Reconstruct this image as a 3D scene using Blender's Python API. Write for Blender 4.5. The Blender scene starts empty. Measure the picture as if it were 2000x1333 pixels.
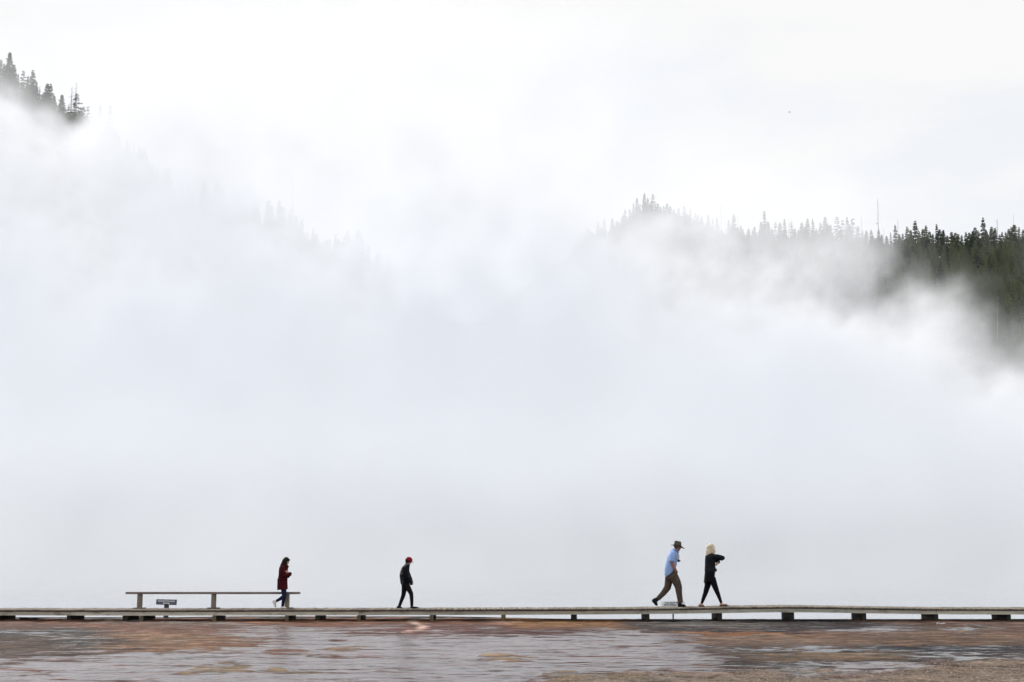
import bpy, bmesh, math, random
import numpy as np
from mathutils import Vector, Matrix

scene = bpy.context.scene
C = scene.collection
R = math.radians
random.seed(7)

# ------------------------------------------------------------------ camera
CAM_H = 1.73
PITCH = math.atan(423 / 2800)
cam = bpy.data.cameras.new('camera')
cam_ob = bpy.data.objects.new('camera', cam)
C.objects.link(cam_ob)
scene.camera = cam_ob
cam.lens, cam.sensor_width = 50.4, 36
cam.clip_start, cam.clip_end = 0.5, 6000
cam_ob.location = (0, 0, CAM_H)
cam_ob.rotation_euler = (math.pi / 2 + PITCH, 0, 0)
FWD = Vector((0, math.cos(PITCH), math.sin(PITCH)))
UPV = Vector((0, -math.sin(PITCH), math.cos(PITCH)))


def at(px, py, Y):
    """World point seen at photo pixel (px, py), standing at distance Y."""
    d = FWD + Vector(((px - 1000) / 2800, 0, 0)) + UPV * ((666.5 - py) / 2800)
    return Vector((0, 0, CAM_H)) + d * (Y / d.y)


def px_of(X, Y, Z):
    """Photo pixel of world points (numpy arrays), used to lay out surveyed spots."""
    dz = Z - CAM_H
    f = Y * FWD.y + dz * FWD.z
    u = -Y * math.sin(PITCH) + dz * math.cos(PITCH)
    return 1000 + 2800 * X / f, 666.5 - 2800 * u / f


# ------------------------------------------------------------------ sky, sun, exposure
SUN_EL, SUN_AZ = R(40), R(328)
world = bpy.data.worlds.new('World')
scene.world = world
world.use_nodes = True
wn, wl = world.node_tree.nodes, world.node_tree.links.new
bg = wn['Background']
sky = wn.new('ShaderNodeTexSky')
sky.sky_type = 'NISHITA'
sky.sun_disc = False
sky.sun_elevation, sky.sun_rotation = SUN_EL, SUN_AZ
tc = wn.new('ShaderNodeTexCoord')
mp = wn.new('ShaderNodeMapping')
mp.inputs['Scale'].default_value = (3.0, 3.0, 9.0)
mp.inputs['Location'].default_value = (1.3, 0.4, 0.15)
wl(tc.outputs['Generated'], mp.inputs[0])
cn = wn.new('ShaderNodeTexNoise')
cn.inputs['Scale'].default_value = 1.25
cn.inputs['Detail'].default_value = 6
cn.inputs['Roughness'].default_value = 0.52
wl(mp.outputs[0], cn.inputs['Vector'])
cr = wn.new('ShaderNodeMapRange')
cr.interpolation_type = 'SMOOTHSTEP'
for i, v in zip((1, 2, 3, 4), (0.42, 0.58, 0.84, 1.0)):
    cr.inputs[i].default_value = v
wl(cn.outputs['Fac'], cr.inputs[0])
cm = wn.new('ShaderNodeMix')
cm.data_type = 'RGBA'
cm.inputs[7].default_value = (6.34, 6.34, 6.33, 1)        # cloud cover
wl(sky.outputs[0], cm.inputs[6])
wl(cr.outputs[0], cm.inputs[0])
wl(cm.outputs[2], bg.inputs[0])
bg.inputs[1].default_value = 0.15
world.cycles.sampling_method = 'MANUAL'
world.cycles.sample_map_resolution = 512

sun = bpy.data.lights.new('sun', 'SUN')
sun.energy, sun.angle, sun.color = 3.9, R(9), (1, 0.98, 0.955)
sun_ob = bpy.data.objects.new('sun', sun)
C.objects.link(sun_ob)
sd = Vector((math.sin(SUN_AZ) * math.cos(SUN_EL), math.cos(SUN_AZ) * math.cos(SUN_EL), math.sin(SUN_EL)))
sun_ob.rotation_euler = sd.to_track_quat('Z', 'Y').to_euler()
sun_ob.location = sd * 100

vs = scene.view_settings
vs.view_transform, vs.look, vs.gamma, vs.exposure = 'Standard', 'None', 1, 0
vs.use_curve_mapping = False
cy = scene.cycles
cy.volume_step_rate, cy.volume_max_steps = 6, 160
cy.volume_bounces, cy.max_bounces = 40, 48
cy.diffuse_bounces, cy.glossy_bounces, cy.transmission_bounces = 3, 3, 3
cy.use_adaptive_sampling, cy.adaptive_threshold, cy.adaptive_min_samples = True, 0.013, 24
cy.use_denoising = True


# ------------------------------------------------------------------ helpers
def tag(o, label=None, cat=None, group=None, kind=None):
    for k, v in (('label', label), ('category', cat), ('group', group), ('kind', kind)):
        if v:
            o[k] = v
    return o


def empty(name, loc=(0, 0, 0)):
    o = bpy.data.objects.new(name, None)
    o.empty_display_size = 0.2
    o.location = loc
    C.objects.link(o)
    return o


def link(name, me, parent=None, mat=None):
    if mat and not me.materials:
        me.materials.append(mat)
    o = bpy.data.objects.new(name, me)
    C.objects.link(o)
    if parent:
        o.parent = parent
    return o


def mesh(name, v, f, mat=None, smooth=False):
    me = bpy.data.meshes.new(name)
    me.from_pydata([tuple(p) for p in v], [], f)
    if mat:
        me.materials.append(mat)
    if smooth:
        me.polygons.foreach_set('use_smooth', [True] * len(me.polygons))
    me.update()
    return me


def np_mesh(name, V, F, mat=None, smooth=False):
    """Fast mesh of equal-sized faces from numpy arrays."""
    V = np.asarray(V, np.float32)
    F = np.asarray(F, np.int32)
    me = bpy.data.meshes.new(name)
    me.vertices.add(len(V))
    me.vertices.foreach_set('co', V.ravel())
    k = F.shape[1]
    me.loops.add(F.size)
    me.loops.foreach_set('vertex_index', F.ravel())
    me.polygons.add(len(F))
    me.polygons.foreach_set('loop_start', np.arange(0, F.size, k, dtype=np.int32))
    if smooth:
        me.polygons.foreach_set('use_smooth', np.ones(len(F), bool))
    if mat:
        me.materials.append(mat)
    me.update(calc_edges=True)
    me.validate()
    return me


def box_mesh(name, x0, x1, y0, y1, z0, z1, mat=None, bevel=0.004):
    bm = bmesh.new()
    bmesh.ops.create_cube(bm, size=1)
    for v in bm.verts:
        v.co = Vector(((x0 + x1) / 2 + v.co.x * (x1 - x0), (y0 + y1) / 2 + v.co.y * (y1 - y0), (z0 + z1) / 2 + v.co.z * (z1 - z0)))
    if bevel:
        bmesh.ops.bevel(bm, geom=bm.edges[:], offset=bevel, segments=1, affect='EDGES')
    me = bpy.data.meshes.new(name)
    bm.to_mesh(me)
    bm.free()
    if mat:
        me.materials.append(mat)
    return me


def sm(a, b, x):
    t = np.clip((x - a) / (b - a), 0, 1)
    return t * t * (3 - 2 * t)


def spectral(shape, d, beta, lo, hi, seed):
    """Band-limited power-law noise on a regular grid, unit variance."""
    rng = np.random.default_rng(seed)
    f = np.fft.rfftn(rng.standard_normal(shape))
    ks = [np.fft.fftfreq(n, s) for n, s in zip(shape[:-1], d[:-1])] + [np.fft.rfftfreq(shape[-1], d[-1])]
    K = np.sqrt(sum(k.reshape([-1 if i == j else 1 for j in range(len(shape))]) ** 2 for i, k in enumerate(ks))) + 1e-6
    r = np.fft.irfftn(f * np.where((K > 1 / hi) & (K < 1 / lo), K ** (-beta / 2), 0), s=shape, axes=range(len(shape)))
    return r / r.std()


def new_mat(name):
    m = bpy.data.materials.new(name)
    m.use_nodes = True
    return m, m.node_tree.nodes, m.node_tree.links.new, m.node_tree.nodes['Principled BSDF']


def noise_node(N, L, scale, detail=4, rough=0.55, coord='Object', stretch=(1, 1, 1)):
    t = N.new('ShaderNodeTexCoord')
    mpn = N.new('ShaderNodeMapping')
    mpn.inputs['Scale'].default_value = stretch
    n = N.new('ShaderNodeTexNoise')
    n.inputs['Scale'].default_value = scale
    n.inputs['Detail'].default_value = detail
    n.inputs['Roughness'].default_value = rough
    L(t.outputs[coord], mpn.inputs[0])
    L(mpn.outputs[0], n.inputs['Vector'])
    return n.outputs['Fac']


def ramp(N, L, src, stops):
    r = N.new('ShaderNodeValToRGB')
    e = r.color_ramp.elements
    while len(e) < len(stops):
        e.new(0.5)
    for k, (p, c) in zip(e, stops):
        k.position = p
        k.color = (*c, 1)
    L(src, r.inputs[0])
    return r.outputs[0]


def maprange(N, L, src, a, b, c=0.0, d=1.0):
    m = N.new('ShaderNodeMapRange')
    for i, v in zip((1, 2, 3, 4), (a, b, c, d)):
        m.inputs[i].default_value = v
    L(src, m.inputs[0])
    return m.outputs[0]


def math_node(N, L, op, a, b):
    m = N.new('ShaderNodeMath')
    m.operation = op
    for i, v in enumerate((a, b)):
        if isinstance(v, (int, float)):
            m.inputs[i].default_value = v
        else:
            L(v, m.inputs[i])
    return m.outputs[0]


def bump(N, L, bsdf, src, strength, dist=0.01):
    b = N.new('ShaderNodeBump')
    b.inputs['Strength'].default_value = strength
    b.inputs['Distance'].default_value = dist
    L(src, b.inputs['Height'])
    L(b.outputs[0], bsdf.inputs['Normal'])


def cloth(name, col, rough=0.85, var=0.25, scale=14, sheen=0.1):
    m, N, L, B = new_mat(name)
    n = noise_node(N, L, scale, 5)
    lo = tuple(c * (1 - var) for c in col)
    hi = tuple(min(1, c * (1 + var)) for c in col)
    L(ramp(N, L, n, [(0.3, lo), (0.7, hi)]), B.inputs['Base Color'])
    B.inputs['Roughness'].default_value = rough
    B.inputs['Specular IOR Level'].default_value = 0.1
    bump(N, L, B, noise_node(N, L, scale * 1.7, 3), 0.6, 0.02)
    return m


def wood(name, dark, light, stain=0.5, along='X', scale=1.0):
    """Weathered boards: grain along the board, grey mottling, dark stains, a tone of its own for each board."""
    m, N, L, B = new_mat(name)
    st = {'X': (0.6, 9, 9), 'Y': (9, 0.6, 9), 'Z': (9, 9, 0.6)}[along]
    grain = noise_node(N, L, 5 * scale, 6, 0.6, 'Object', st)
    base = ramp(N, L, grain, [(0.28, dark), (0.72, light)])
    info = N.new('ShaderNodeObjectInfo')
    tone = maprange(N, L, info.outputs['Random'], 0, 1, 0.72, 1.18)
    mx = N.new('ShaderNodeMix'); mx.data_type = 'RGBA'; mx.blend_type = 'MULTIPLY'; mx.inputs[0].default_value = 1
    L(base, mx.inputs[6])
    comb = N.new('ShaderNodeCombineColor')
    for i in range(3):
        L(tone, comb.inputs[i])
    L(comb.outputs[0], mx.inputs[7])
    st_n = noise_node(N, L, 2.6 * scale, 7, 0.68, 'Object', (1, 1, 2.5))
    sf = maprange(N, L, st_n, 0.54, 0.68, 0, stain)
    m2 = N.new('ShaderNodeMix'); m2.data_type = 'RGBA'
    L(sf, m2.inputs[0]); L(mx.outputs[2], m2.inputs[6])
    m2.inputs[7].default_value = (dark[0] * 0.35, dark[1] * 0.35, dark[2] * 0.32, 1)
    L(m2.outputs[2], B.inputs['Base Color'])
    B.inputs['Roughness'].default_value = 0.8
    B.inputs['Specular IOR Level'].default_value = 0.25
    bump(N, L, B, grain, 0.5, 0.006)
    return m


# ------------------------------------------------------------------ setting: ground
DECK_Y0, DECK_Y1 = 40.0, 41.5


def axis(lo, hi, step, far_lo, far_hi, n=16):
    a = np.arange(lo, hi + 1e-6, step)
    l = lo - np.geomspace(step, lo - far_lo, n)[::-1]
    h = hi + np.geomspace(step, far_hi - hi, n)
    return np.concatenate([l, a, h])


gx = axis(-19, 19, 0.075, -2500, 2500)
gy = axis(17.5, 44.5, 0.075, -300, 3200)
GX, GY = np.meshgrid(gx, gy, indexing='ij')
U, V = px_of(GX, np.maximum(GY, 3), np.zeros_like(GX))
nsh = GX.shape
inner = (np.abs(GX) <= 19.01) & (GY > 17.4) & (GY < 44.6)
n_big = spectral(nsh, (0.075, 0.075), 3.2, 0.6, 9, 11)
n_mid = spectral(nsh, (0.075, 0.075), 2.4, 0.25, 2.2, 12)
n_fine = spectral(nsh, (0.075, 0.075), 1.2, 0.15, 0.7, 13)
n_b2 = spectral(nsh, (0.075, 0.075), 3.0, 0.4, 6, 14)
# edges of the mats wander in the ground plane, so move the lookup by noise scaled to the foreshortening
Un = U + 22 * n_big + 16 * n_mid
Vn = V + (V - 1089) ** 2 / 4800 * (0.40 * n_b2 + 0.30 * n_mid)


def ell(cx, cy, rx, ry, soft=0.45):
    q = np.sqrt(((Un - cx) / rx) ** 2 + ((Vn - cy) / ry) ** 2)
    return 1 - sm(1 - soft, 1 + soft, q)


def boxm(x0, x1, y0, y1, sx=40, sy=4):
    return sm(x0 - sx, x0 + sx, Un) * (1 - sm(x1 - sx, x1 + sx, Un)) * sm(y0 - sy, y0 + sy, Vn) * (1 - sm(y1 - sy, y1 + sy, Vn))


col = np.empty(nsh + (3,))
col[...] = (0.125, 0.064, 0.055)                    # maroon-brown bacterial mat under the water film
wet = np.full(nsh, 0.76)


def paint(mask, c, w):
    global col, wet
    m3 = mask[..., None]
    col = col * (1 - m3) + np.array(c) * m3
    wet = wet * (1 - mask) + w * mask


paint(boxm(-600, 1010, 1195, 1224, 60, 5), (0.17, 0.092, 0.066), 0.14)
paint(boxm(520, 900, 1205, 1222, 80, 4), (0.18, 0.092, 0.062), 0.12)
paint(ell(900, 1232, 260, 12), (0.11, 0.055, 0.048), 0.34)
# pale run of water from under the walk towards the middle
paint(ell(330, 1221, 150, 6) * 0.9, (0.2, 0.15, 0.13), 0.72)
paint(ell(235, 1212, 60, 3), (0.3, 0.25, 0.22), 0.6)
# left: orange-brown mat with a dark wet hollow beside it
paint(ell(150, 1232, 330, 16), (0.17, 0.092, 0.066), 0.16)
paint(ell(290, 1256, 215, 20, 0.3), (0.205, 0.118, 0.074), 0.18)
paint(ell(40, 1256, 190, 32, 0.35), (0.085, 0.06, 0.048), 0.20)
paint(ell(90, 1236, 130, 8), (0.055, 0.05, 0.05), 0.40)
paint(ell(165, 1253, 60, 6), (0.05, 0.043, 0.04), 0.25)
paint(ell(150, 1246, 60, 2.5), (0.3, 0.25, 0.22), 0.5)
# right half
paint(boxm(985, 1255, 1195, 1228, 25, 4), (0.21, 0.11, 0.055), 0.10)
paint(boxm(1230, 2600, 1195, 1238, 30, 4), (0.125, 0.082, 0.065), 0.12)
paint(boxm(1235, 1700, 1210, 1234, 40, 4), (0.045, 0.036, 0.036), 0.28)
paint(boxm(1300, 1500, 1216, 1226, 60, 3) * 0.6, (0.16, 0.13, 0.11), 0.4)
paint(ell(1720, 1231, 60, 4.5), (0.12, 0.1, 0.1), 0.75)
paint(ell(1885, 1229, 28, 9) * (1 - ell(1855, 1222, 30, 8)), (0.14, 0.12, 0.12), 0.72)
paint(boxm(1350, 2600, 1236, 1262, 90, 4), (0.155, 0.102, 0.074), 0.08)
paint(ell(1470, 1240, 120, 4.5), (0.22, 0.10, 0.045), 0.08)
paint(boxm(1390, 2600, 1261, 1297, 70, 5), (0.065, 0.052, 0.048), 0.28)
paint(ell(1560, 1266, 120, 4), (0.1, 0.09, 0.1), 0.72)
paint(ell(1820, 1268, 220, 7), (0.035, 0.033, 0.038), 0.42)
paint(ell(1880, 1284, 150, 2.6), (0.12, 0.11, 0.11), 0.75)
paint(ell(1600, 1281, 150, 9), (0.19, 0.135, 0.095), 0.10)
paint(ell(1480, 1300, 120, 7), (0.06, 0.045, 0.042), 0.38)
edge = np.interp(U, [900, 1030, 1100, 1200, 1300, 1480, 1560, 1700, 1800, 1860, 2000, 2400],
                 [1390, 1333, 1320, 1314, 1311, 1307, 1313, 1314, 1304, 1294, 1286, 1280])
gravel_m = sm(-6, 9, Vn - edge)
paint(gravel_m, (0.185, 0.138, 0.106), 0.05)
paint(ell(1640, 1322, 130, 4) * gravel_m, (0.12, 0.11, 0.11), 0.45)
for p in ((415, 1311, 62, 8), (560, 1314, 45, 4), (698, 1266, 26, 4), (1170, 1326, 120, 5), (1010, 1284, 30, 5)):
    paint(ell(*p), (0.24, 0.17, 0.105), 0.12)
for p in ((60, 1310, 60, 4), (600, 1277, 70, 4), (640, 1247, 50, 3)):
    paint(ell(*p) * 0.8, (0.15, 0.075, 0.05), 0.25)
# salmon trickle winding down from the walk
tr = np.array([(846, 1208), (822, 1211), (806, 1214), (812, 1219), (826, 1223), (830, 1227), (815, 1231), (790, 1235)])
trm = np.zeros(nsh)
for (x0, y0), (x1, y1) in zip(tr[:-1], tr[1:]):
    for s in np.linspace(0, 1, 7):
        q = np.sqrt(((U + 4 * n_mid - x0 - (x1 - x0) * s) / 9) ** 2 + ((V + 0.5 * n_mid - y0 - (y1 - y0) * s) / 2.2) ** 2)
        trm = np.maximum(trm, (1 - sm(0.5, 1.2, q)) * (1.0 if y0 < 1227 else 0.55))
paint(trm, (0.46, 0.31, 0.25), 0.30)
paint(ell(985, 1216, 26, 4) * 0.7, (0.42, 0.25, 0.18), 0.3)
# wet dark ground under and just behind the walk, deck shade painted in too
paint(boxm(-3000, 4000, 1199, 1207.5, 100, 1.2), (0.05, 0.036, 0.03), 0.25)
paint(((GY > 43.5) & (GY < 300)).astype(float), (0.36, 0.34, 0.31), 0.8)
paint((GY > 300).astype(float), (0.06, 0.06, 0.035), 0.0)

col *= 0.72 * np.exp(0.16 * n_mid + 0.10 * n_big)[..., None] * np.stack([np.ones(nsh), np.exp(0.04 * n_b2), np.exp(0.06 * n_b2)], -1)
GZ = np.where(inner, 0.004 * n_mid + 0.0022 * n_fine + 0.010 * gravel_m * (0.5 + 0.6 * n_fine), 0)
GZ += np.where(inner, -0.012 * sm(0.4, 0.9, wet) * (1 + 0.3 * n_big), 0)
GZ += 0.035 * np.exp(-((GY - 40.5) / 0.5) ** 2)       # low rim of sinter that the walk stands on
bank_y = 41.25 + (1.35 + 0.6 * sm(-10, -8, GX)) * (1 - sm(-2.5, 2.5, GX)) + 0.06 * n_big
GZ = GZ - 0.25 * sm(0, 1.6, GY - bank_y)
nxg, nyg = nsh
ii = np.arange(nxg * nyg).reshape(nsh)
F = np.stack([ii[:-1, :-1], ii[1:, :-1], ii[1:, 1:], ii[:-1, 1:]], -1).reshape(-1, 4)

gm, N, L, B = new_mat('bacterial_mat_ground')
ac = N.new('ShaderNodeAttribute'); ac.attribute_name = 'mat_colour'
aw = N.new('ShaderNodeAttribute'); aw.attribute_name = 'wetness'
w1 = noise_node(N, L, 1.5, 6, 0.62, 'Object', (0.5, 1.0, 1))
w2 = noise_node(N, L, 5, 8, 0.80, 'Object', (0.30, 1.0, 1))
wsum = math_node(N, L, 'ADD', math_node(N, L, 'MULTIPLY', w1, 1.7), math_node(N, L, 'MULTIPLY', w2, 2.4))
wsum = math_node(N, L, 'ADD', wsum, math_node(N, L, 'SUBTRACT', aw.outputs['Fac'], 2.50))
w3 = noise_node(N, L, 5, 5, 0.65, 'Object', (0.09, 1.0, 1))
wsum = math_node(N, L, 'SUBTRACT', wsum, maprange(N, L, w3, 0.55, 0.63, 0, 0.55))
film = maprange(N, L, wsum, -0.05, 0.13, 0, 0.95)
tone = math_node(N, L, 'MULTIPLY', maprange(N, L, noise_node(N, L, 16, 6, 0.7, 'Object', (0.6, 1, 1)), 0.3, 0.7, 0.55, 1.45),
                 maprange(N, L, noise_node(N, L, 3.2, 7, 0.78, 'Object', (0.42, 1, 1)), 0.36, 0.64, 0.35, 1.65))
mc = N.new('ShaderNodeVectorMath'); mc.operation = 'SCALE'
L(ac.outputs['Color'], mc.inputs[0]); L(tone, mc.inputs['Scale'])
mw = N.new('ShaderNodeVectorMath'); mw.operation = 'SCALE'     # soaked mat is darker than dry mat
L(mc.outputs[0], mw.inputs[0]); L(maprange(N, L, film, 0, 1, 1.0, 0.62), mw.inputs['Scale'])
L(mw.outputs[0], B.inputs['Base Color'])
L(maprange(N, L, film, 0, 1, 0.75, 0.19), B.inputs['Roughness'])
L(maprange(N, L, film, 0, 1, 0.03, 0.5), B.inputs['Specular IOR Level'])
bh = math_node(N, L, 'MULTIPLY', noise_node(N, L, 22, 6, 0.65), maprange(N, L, film, 0, 1, 1.0, 0.16))
bump(N, L, B, bh, 0.9, 0.03)
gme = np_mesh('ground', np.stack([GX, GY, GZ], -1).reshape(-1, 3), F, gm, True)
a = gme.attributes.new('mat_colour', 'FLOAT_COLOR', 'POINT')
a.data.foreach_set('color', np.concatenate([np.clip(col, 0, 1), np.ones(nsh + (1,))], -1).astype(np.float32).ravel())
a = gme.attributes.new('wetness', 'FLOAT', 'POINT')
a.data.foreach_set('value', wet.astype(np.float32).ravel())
tag(link('ground', gme), kind='structure')


def ground_z(x, y):
    i = int(np.clip(np.searchsorted(gx, x), 0, nxg - 1))
    j = int(np.clip(np.searchsorted(gy, y), 0, nyg - 1))
    return float(GZ[i, j])


# hot spring water behind the walk: a still sheet with a wandering near shore
wm, N, L, B = new_mat('spring_water')
B.inputs['Base Color'].default_value = (0.26, 0.29, 0.33, 1)
B.inputs['Roughness'].default_value = 0.06
B.inputs['IOR'].default_value = 1.33
bump(N, L, B, noise_node(N, L, 3, 3, 0.5), 0.035, 0.02)
rng = random.Random(3)
xsw = np.linspace(-160, 160, 321)
shore = 41.2 + (1.35 + 0.6 * sm(-10, -8, xsw)) * (1 - sm(-2.5, 2.5, xsw))
wv = [(x, y, 0.012) for x, y in zip(xsw, shore)] + [(x, 236, 0.012) for x in xsw]
n = len(xsw)
tag(link('spring_water', mesh('spring_water', wv, [(i, i + 1, n + i + 1, n + i) for i in range(n - 1)], wm)), kind='structure')

# ------------------------------------------------------------------ setting: hills
YL, YR = 520.0, 640.0
ridge_l = [(-700, 0), (-300, 60), (0, 172), (60, 205), (110, 246), (170, 264), (215, 285), (300, 350), (420, 428), (500, 452), (600, 492), (700, 530), (800, 585), (900, 630), (1010, 665), (1150, 690), (1300, 760), (1500, 1089)]
ridge_r = [(700, 1089), (800, 720), (900, 645), (1000, 580), (1080, 515), (1140, 484), (1190, 468), (1230, 446), (1260, 434), (1300, 440), (1350, 452), (1420, 478), (1500, 490), (1600, 492), (1700, 494), (1760, 500), (1850, 506), (2000, 500), (2150, 490), (2500, 480), (3000, 560)]
TL = np.array([(at(x, y, YL).x, at(x, y, YL).z) for x, y in ridge_l])
TR = np.array([(at(x, y, YR).x, at(x, y, YR).z) for x, y in ridge_r])


def hill_z(x, y):
    x, y = np.asarray(x, float), np.asarray(y, float)
    wob = 1.1 * np.sin(x * 0.11 + y * 0.05) + 0.8 * np.sin(x * 0.05 - y * 0.13 + 2)

    def one(T, Y, y0):
        h = np.interp(x, T[:, 0], T[:, 1])
        t = (y - y0) / (Y - y0)
        z = np.where(t < 1, h * t + wob * np.clip(1 - t, 0, 0.4) * 2.5, h - 0.22 * (y - Y))
        return z
    return np.maximum(np.maximum(one(TL, YL, 250), one(TR, YR, 290)), -1.0)


hx, hy = np.arange(-420, 620, 4.0), np.arange(246, 860, 4.0)
HX, HY = np.meshgrid(hx, hy, indexing='ij')
HZ = hill_z(HX, HY) + 0.35 * spectral(HX.shape, (4, 4), 2.0, 8, 60, 5)
ii = np.arange(HX.size).reshape(HX.shape)
F = np.stack([ii[:-1, :-1], ii[1:, :-1], ii[1:, 1:], ii[:-1, 1:]], -1).reshape(-1, 4)
hm, N, L, B = new_mat('forest_floor')
L(ramp(N, L, noise_node(N, L, 0.35, 7, 0.7), [(0.3, (0.020, 0.024, 0.012)), (0.55, (0.05, 0.048, 0.028)), (0.75, (0.085, 0.07, 0.045))]), B.inputs['Base Color'])
B.inputs['Roughness'].default_value = 0.95
B.inputs['Specular IOR Level'].default_value = 0.1
bump(N, L, B, noise_node(N, L, 0.8, 6, 0.7), 1.0, 0.6)
tag(link('hills', np_mesh('hills', np.stack([HX, HY, HZ], -1).reshape(-1, 3), F, hm, True)), kind='structure')


# ------------------------------------------------------------------ steam off the spring
def steam_volume(x0, x1, y0, y1, z0, z1, dens):
    """A block of drifting vapour: DENS is sampled on a regular grid and turned into a real volume."""
    nx, ny, nz = dens.shape
    me = bpy.data.meshes.new('steam')
    me.vertices.add(dens.size)
    me.vertices.foreach_set('co', np.tile(np.array([(x0 + x1) / 2, (y0 + y1) / 2, (z0 + z1) / 2], np.float32), dens.size))
    at_ = me.attributes.new('density', 'FLOAT', 'POINT')
    at_.data.foreach_set('value', dens.astype(np.float32).ravel())
    o = link('steam', me, None, steam_mat)
    tag(o, kind='stuff')
    g = bpy.data.node_groups.new('steam', 'GeometryNodeTree')
    g.interface.new_socket('Geometry', in_out='INPUT', socket_type='NodeSocketGeometry')
    g.interface.new_socket('Geometry', in_out='OUTPUT', socket_type='NodeSocketGeometry')
    N, L = g.nodes, g.links.new
    gi, go = N.new('NodeGroupInput'), N.new('NodeGroupOutput')
    vc = N.new('GeometryNodeVolumeCube')
    vc.inputs['Min'].default_value, vc.inputs['Max'].default_value = (x0, y0, z0), (x1, y1, z1)
    for k, n_ in zip('XYZ', (nx, ny, nz)):
        vc.inputs['Resolution ' + k].default_value = n_
    pos, sp = N.new('GeometryNodeInputPosition'), N.new('ShaderNodeSeparateXYZ')
    L(pos.outputs[0], sp.inputs[0])

    def cell(k, lo, hi, n_):
        r = N.new('ShaderNodeMath')
        r.operation = 'ROUND'
        L(maprange(N, L, sp.outputs[k], lo, hi, 0, n_ - 1), r.inputs[0])
        return r.outputs[0]

    def madd(a_, b_, c_):
        r = N.new('ShaderNodeMath')
        r.operation = 'MULTIPLY_ADD'
        L(a_, r.inputs[0]); r.inputs[1].default_value = b_; L(c_, r.inputs[2])
        return r.outputs[0]
    idx = madd(madd(cell(0, x0, x1, nx), ny, cell(1, y0, y1, ny)), nz, cell(2, z0, z1, nz))
    fi = N.new('FunctionNodeFloatToInt')
    L(idx, fi.inputs[0])
    si = N.new('GeometryNodeSampleIndex')
    si.data_type, si.domain = 'FLOAT', 'POINT'
    na = N.new('GeometryNodeInputNamedAttribute')
    na.data_type = 'FLOAT'
    na.inputs[0].default_value = 'density'
    L(gi.outputs[0], si.inputs['Geometry']); L(na.outputs[0], si.inputs['Value']); L(fi.outputs[0], si.inputs['Index'])
    L(si.outputs[0], vc.inputs['Density'])
    smn = N.new('GeometryNodeSetMaterial')
    smn.inputs['Material'].default_value = steam_mat
    L(vc.outputs[0], smn.inputs[0]); L(smn.outputs[0], go.inputs[0])
    o.modifiers.new('steam', 'NODES').node_group = g
    return o


steam_mat = bpy.data.materials.new('steam')
steam_mat.use_nodes = True
N = steam_mat.node_tree.nodes
N.clear()
pv = N.new('ShaderNodeVolumePrincipled')
pv.inputs['Color'].default_value = (0.9880, 0.9925, 1.0, 1)
pv.inputs['Density'].default_value = 1
pv.inputs['Anisotropy'].default_value = 0.0
steam_mat.node_tree.links.new(pv.outputs[0], N.new('ShaderNodeOutputMaterial').inputs['Volume'])

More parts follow.
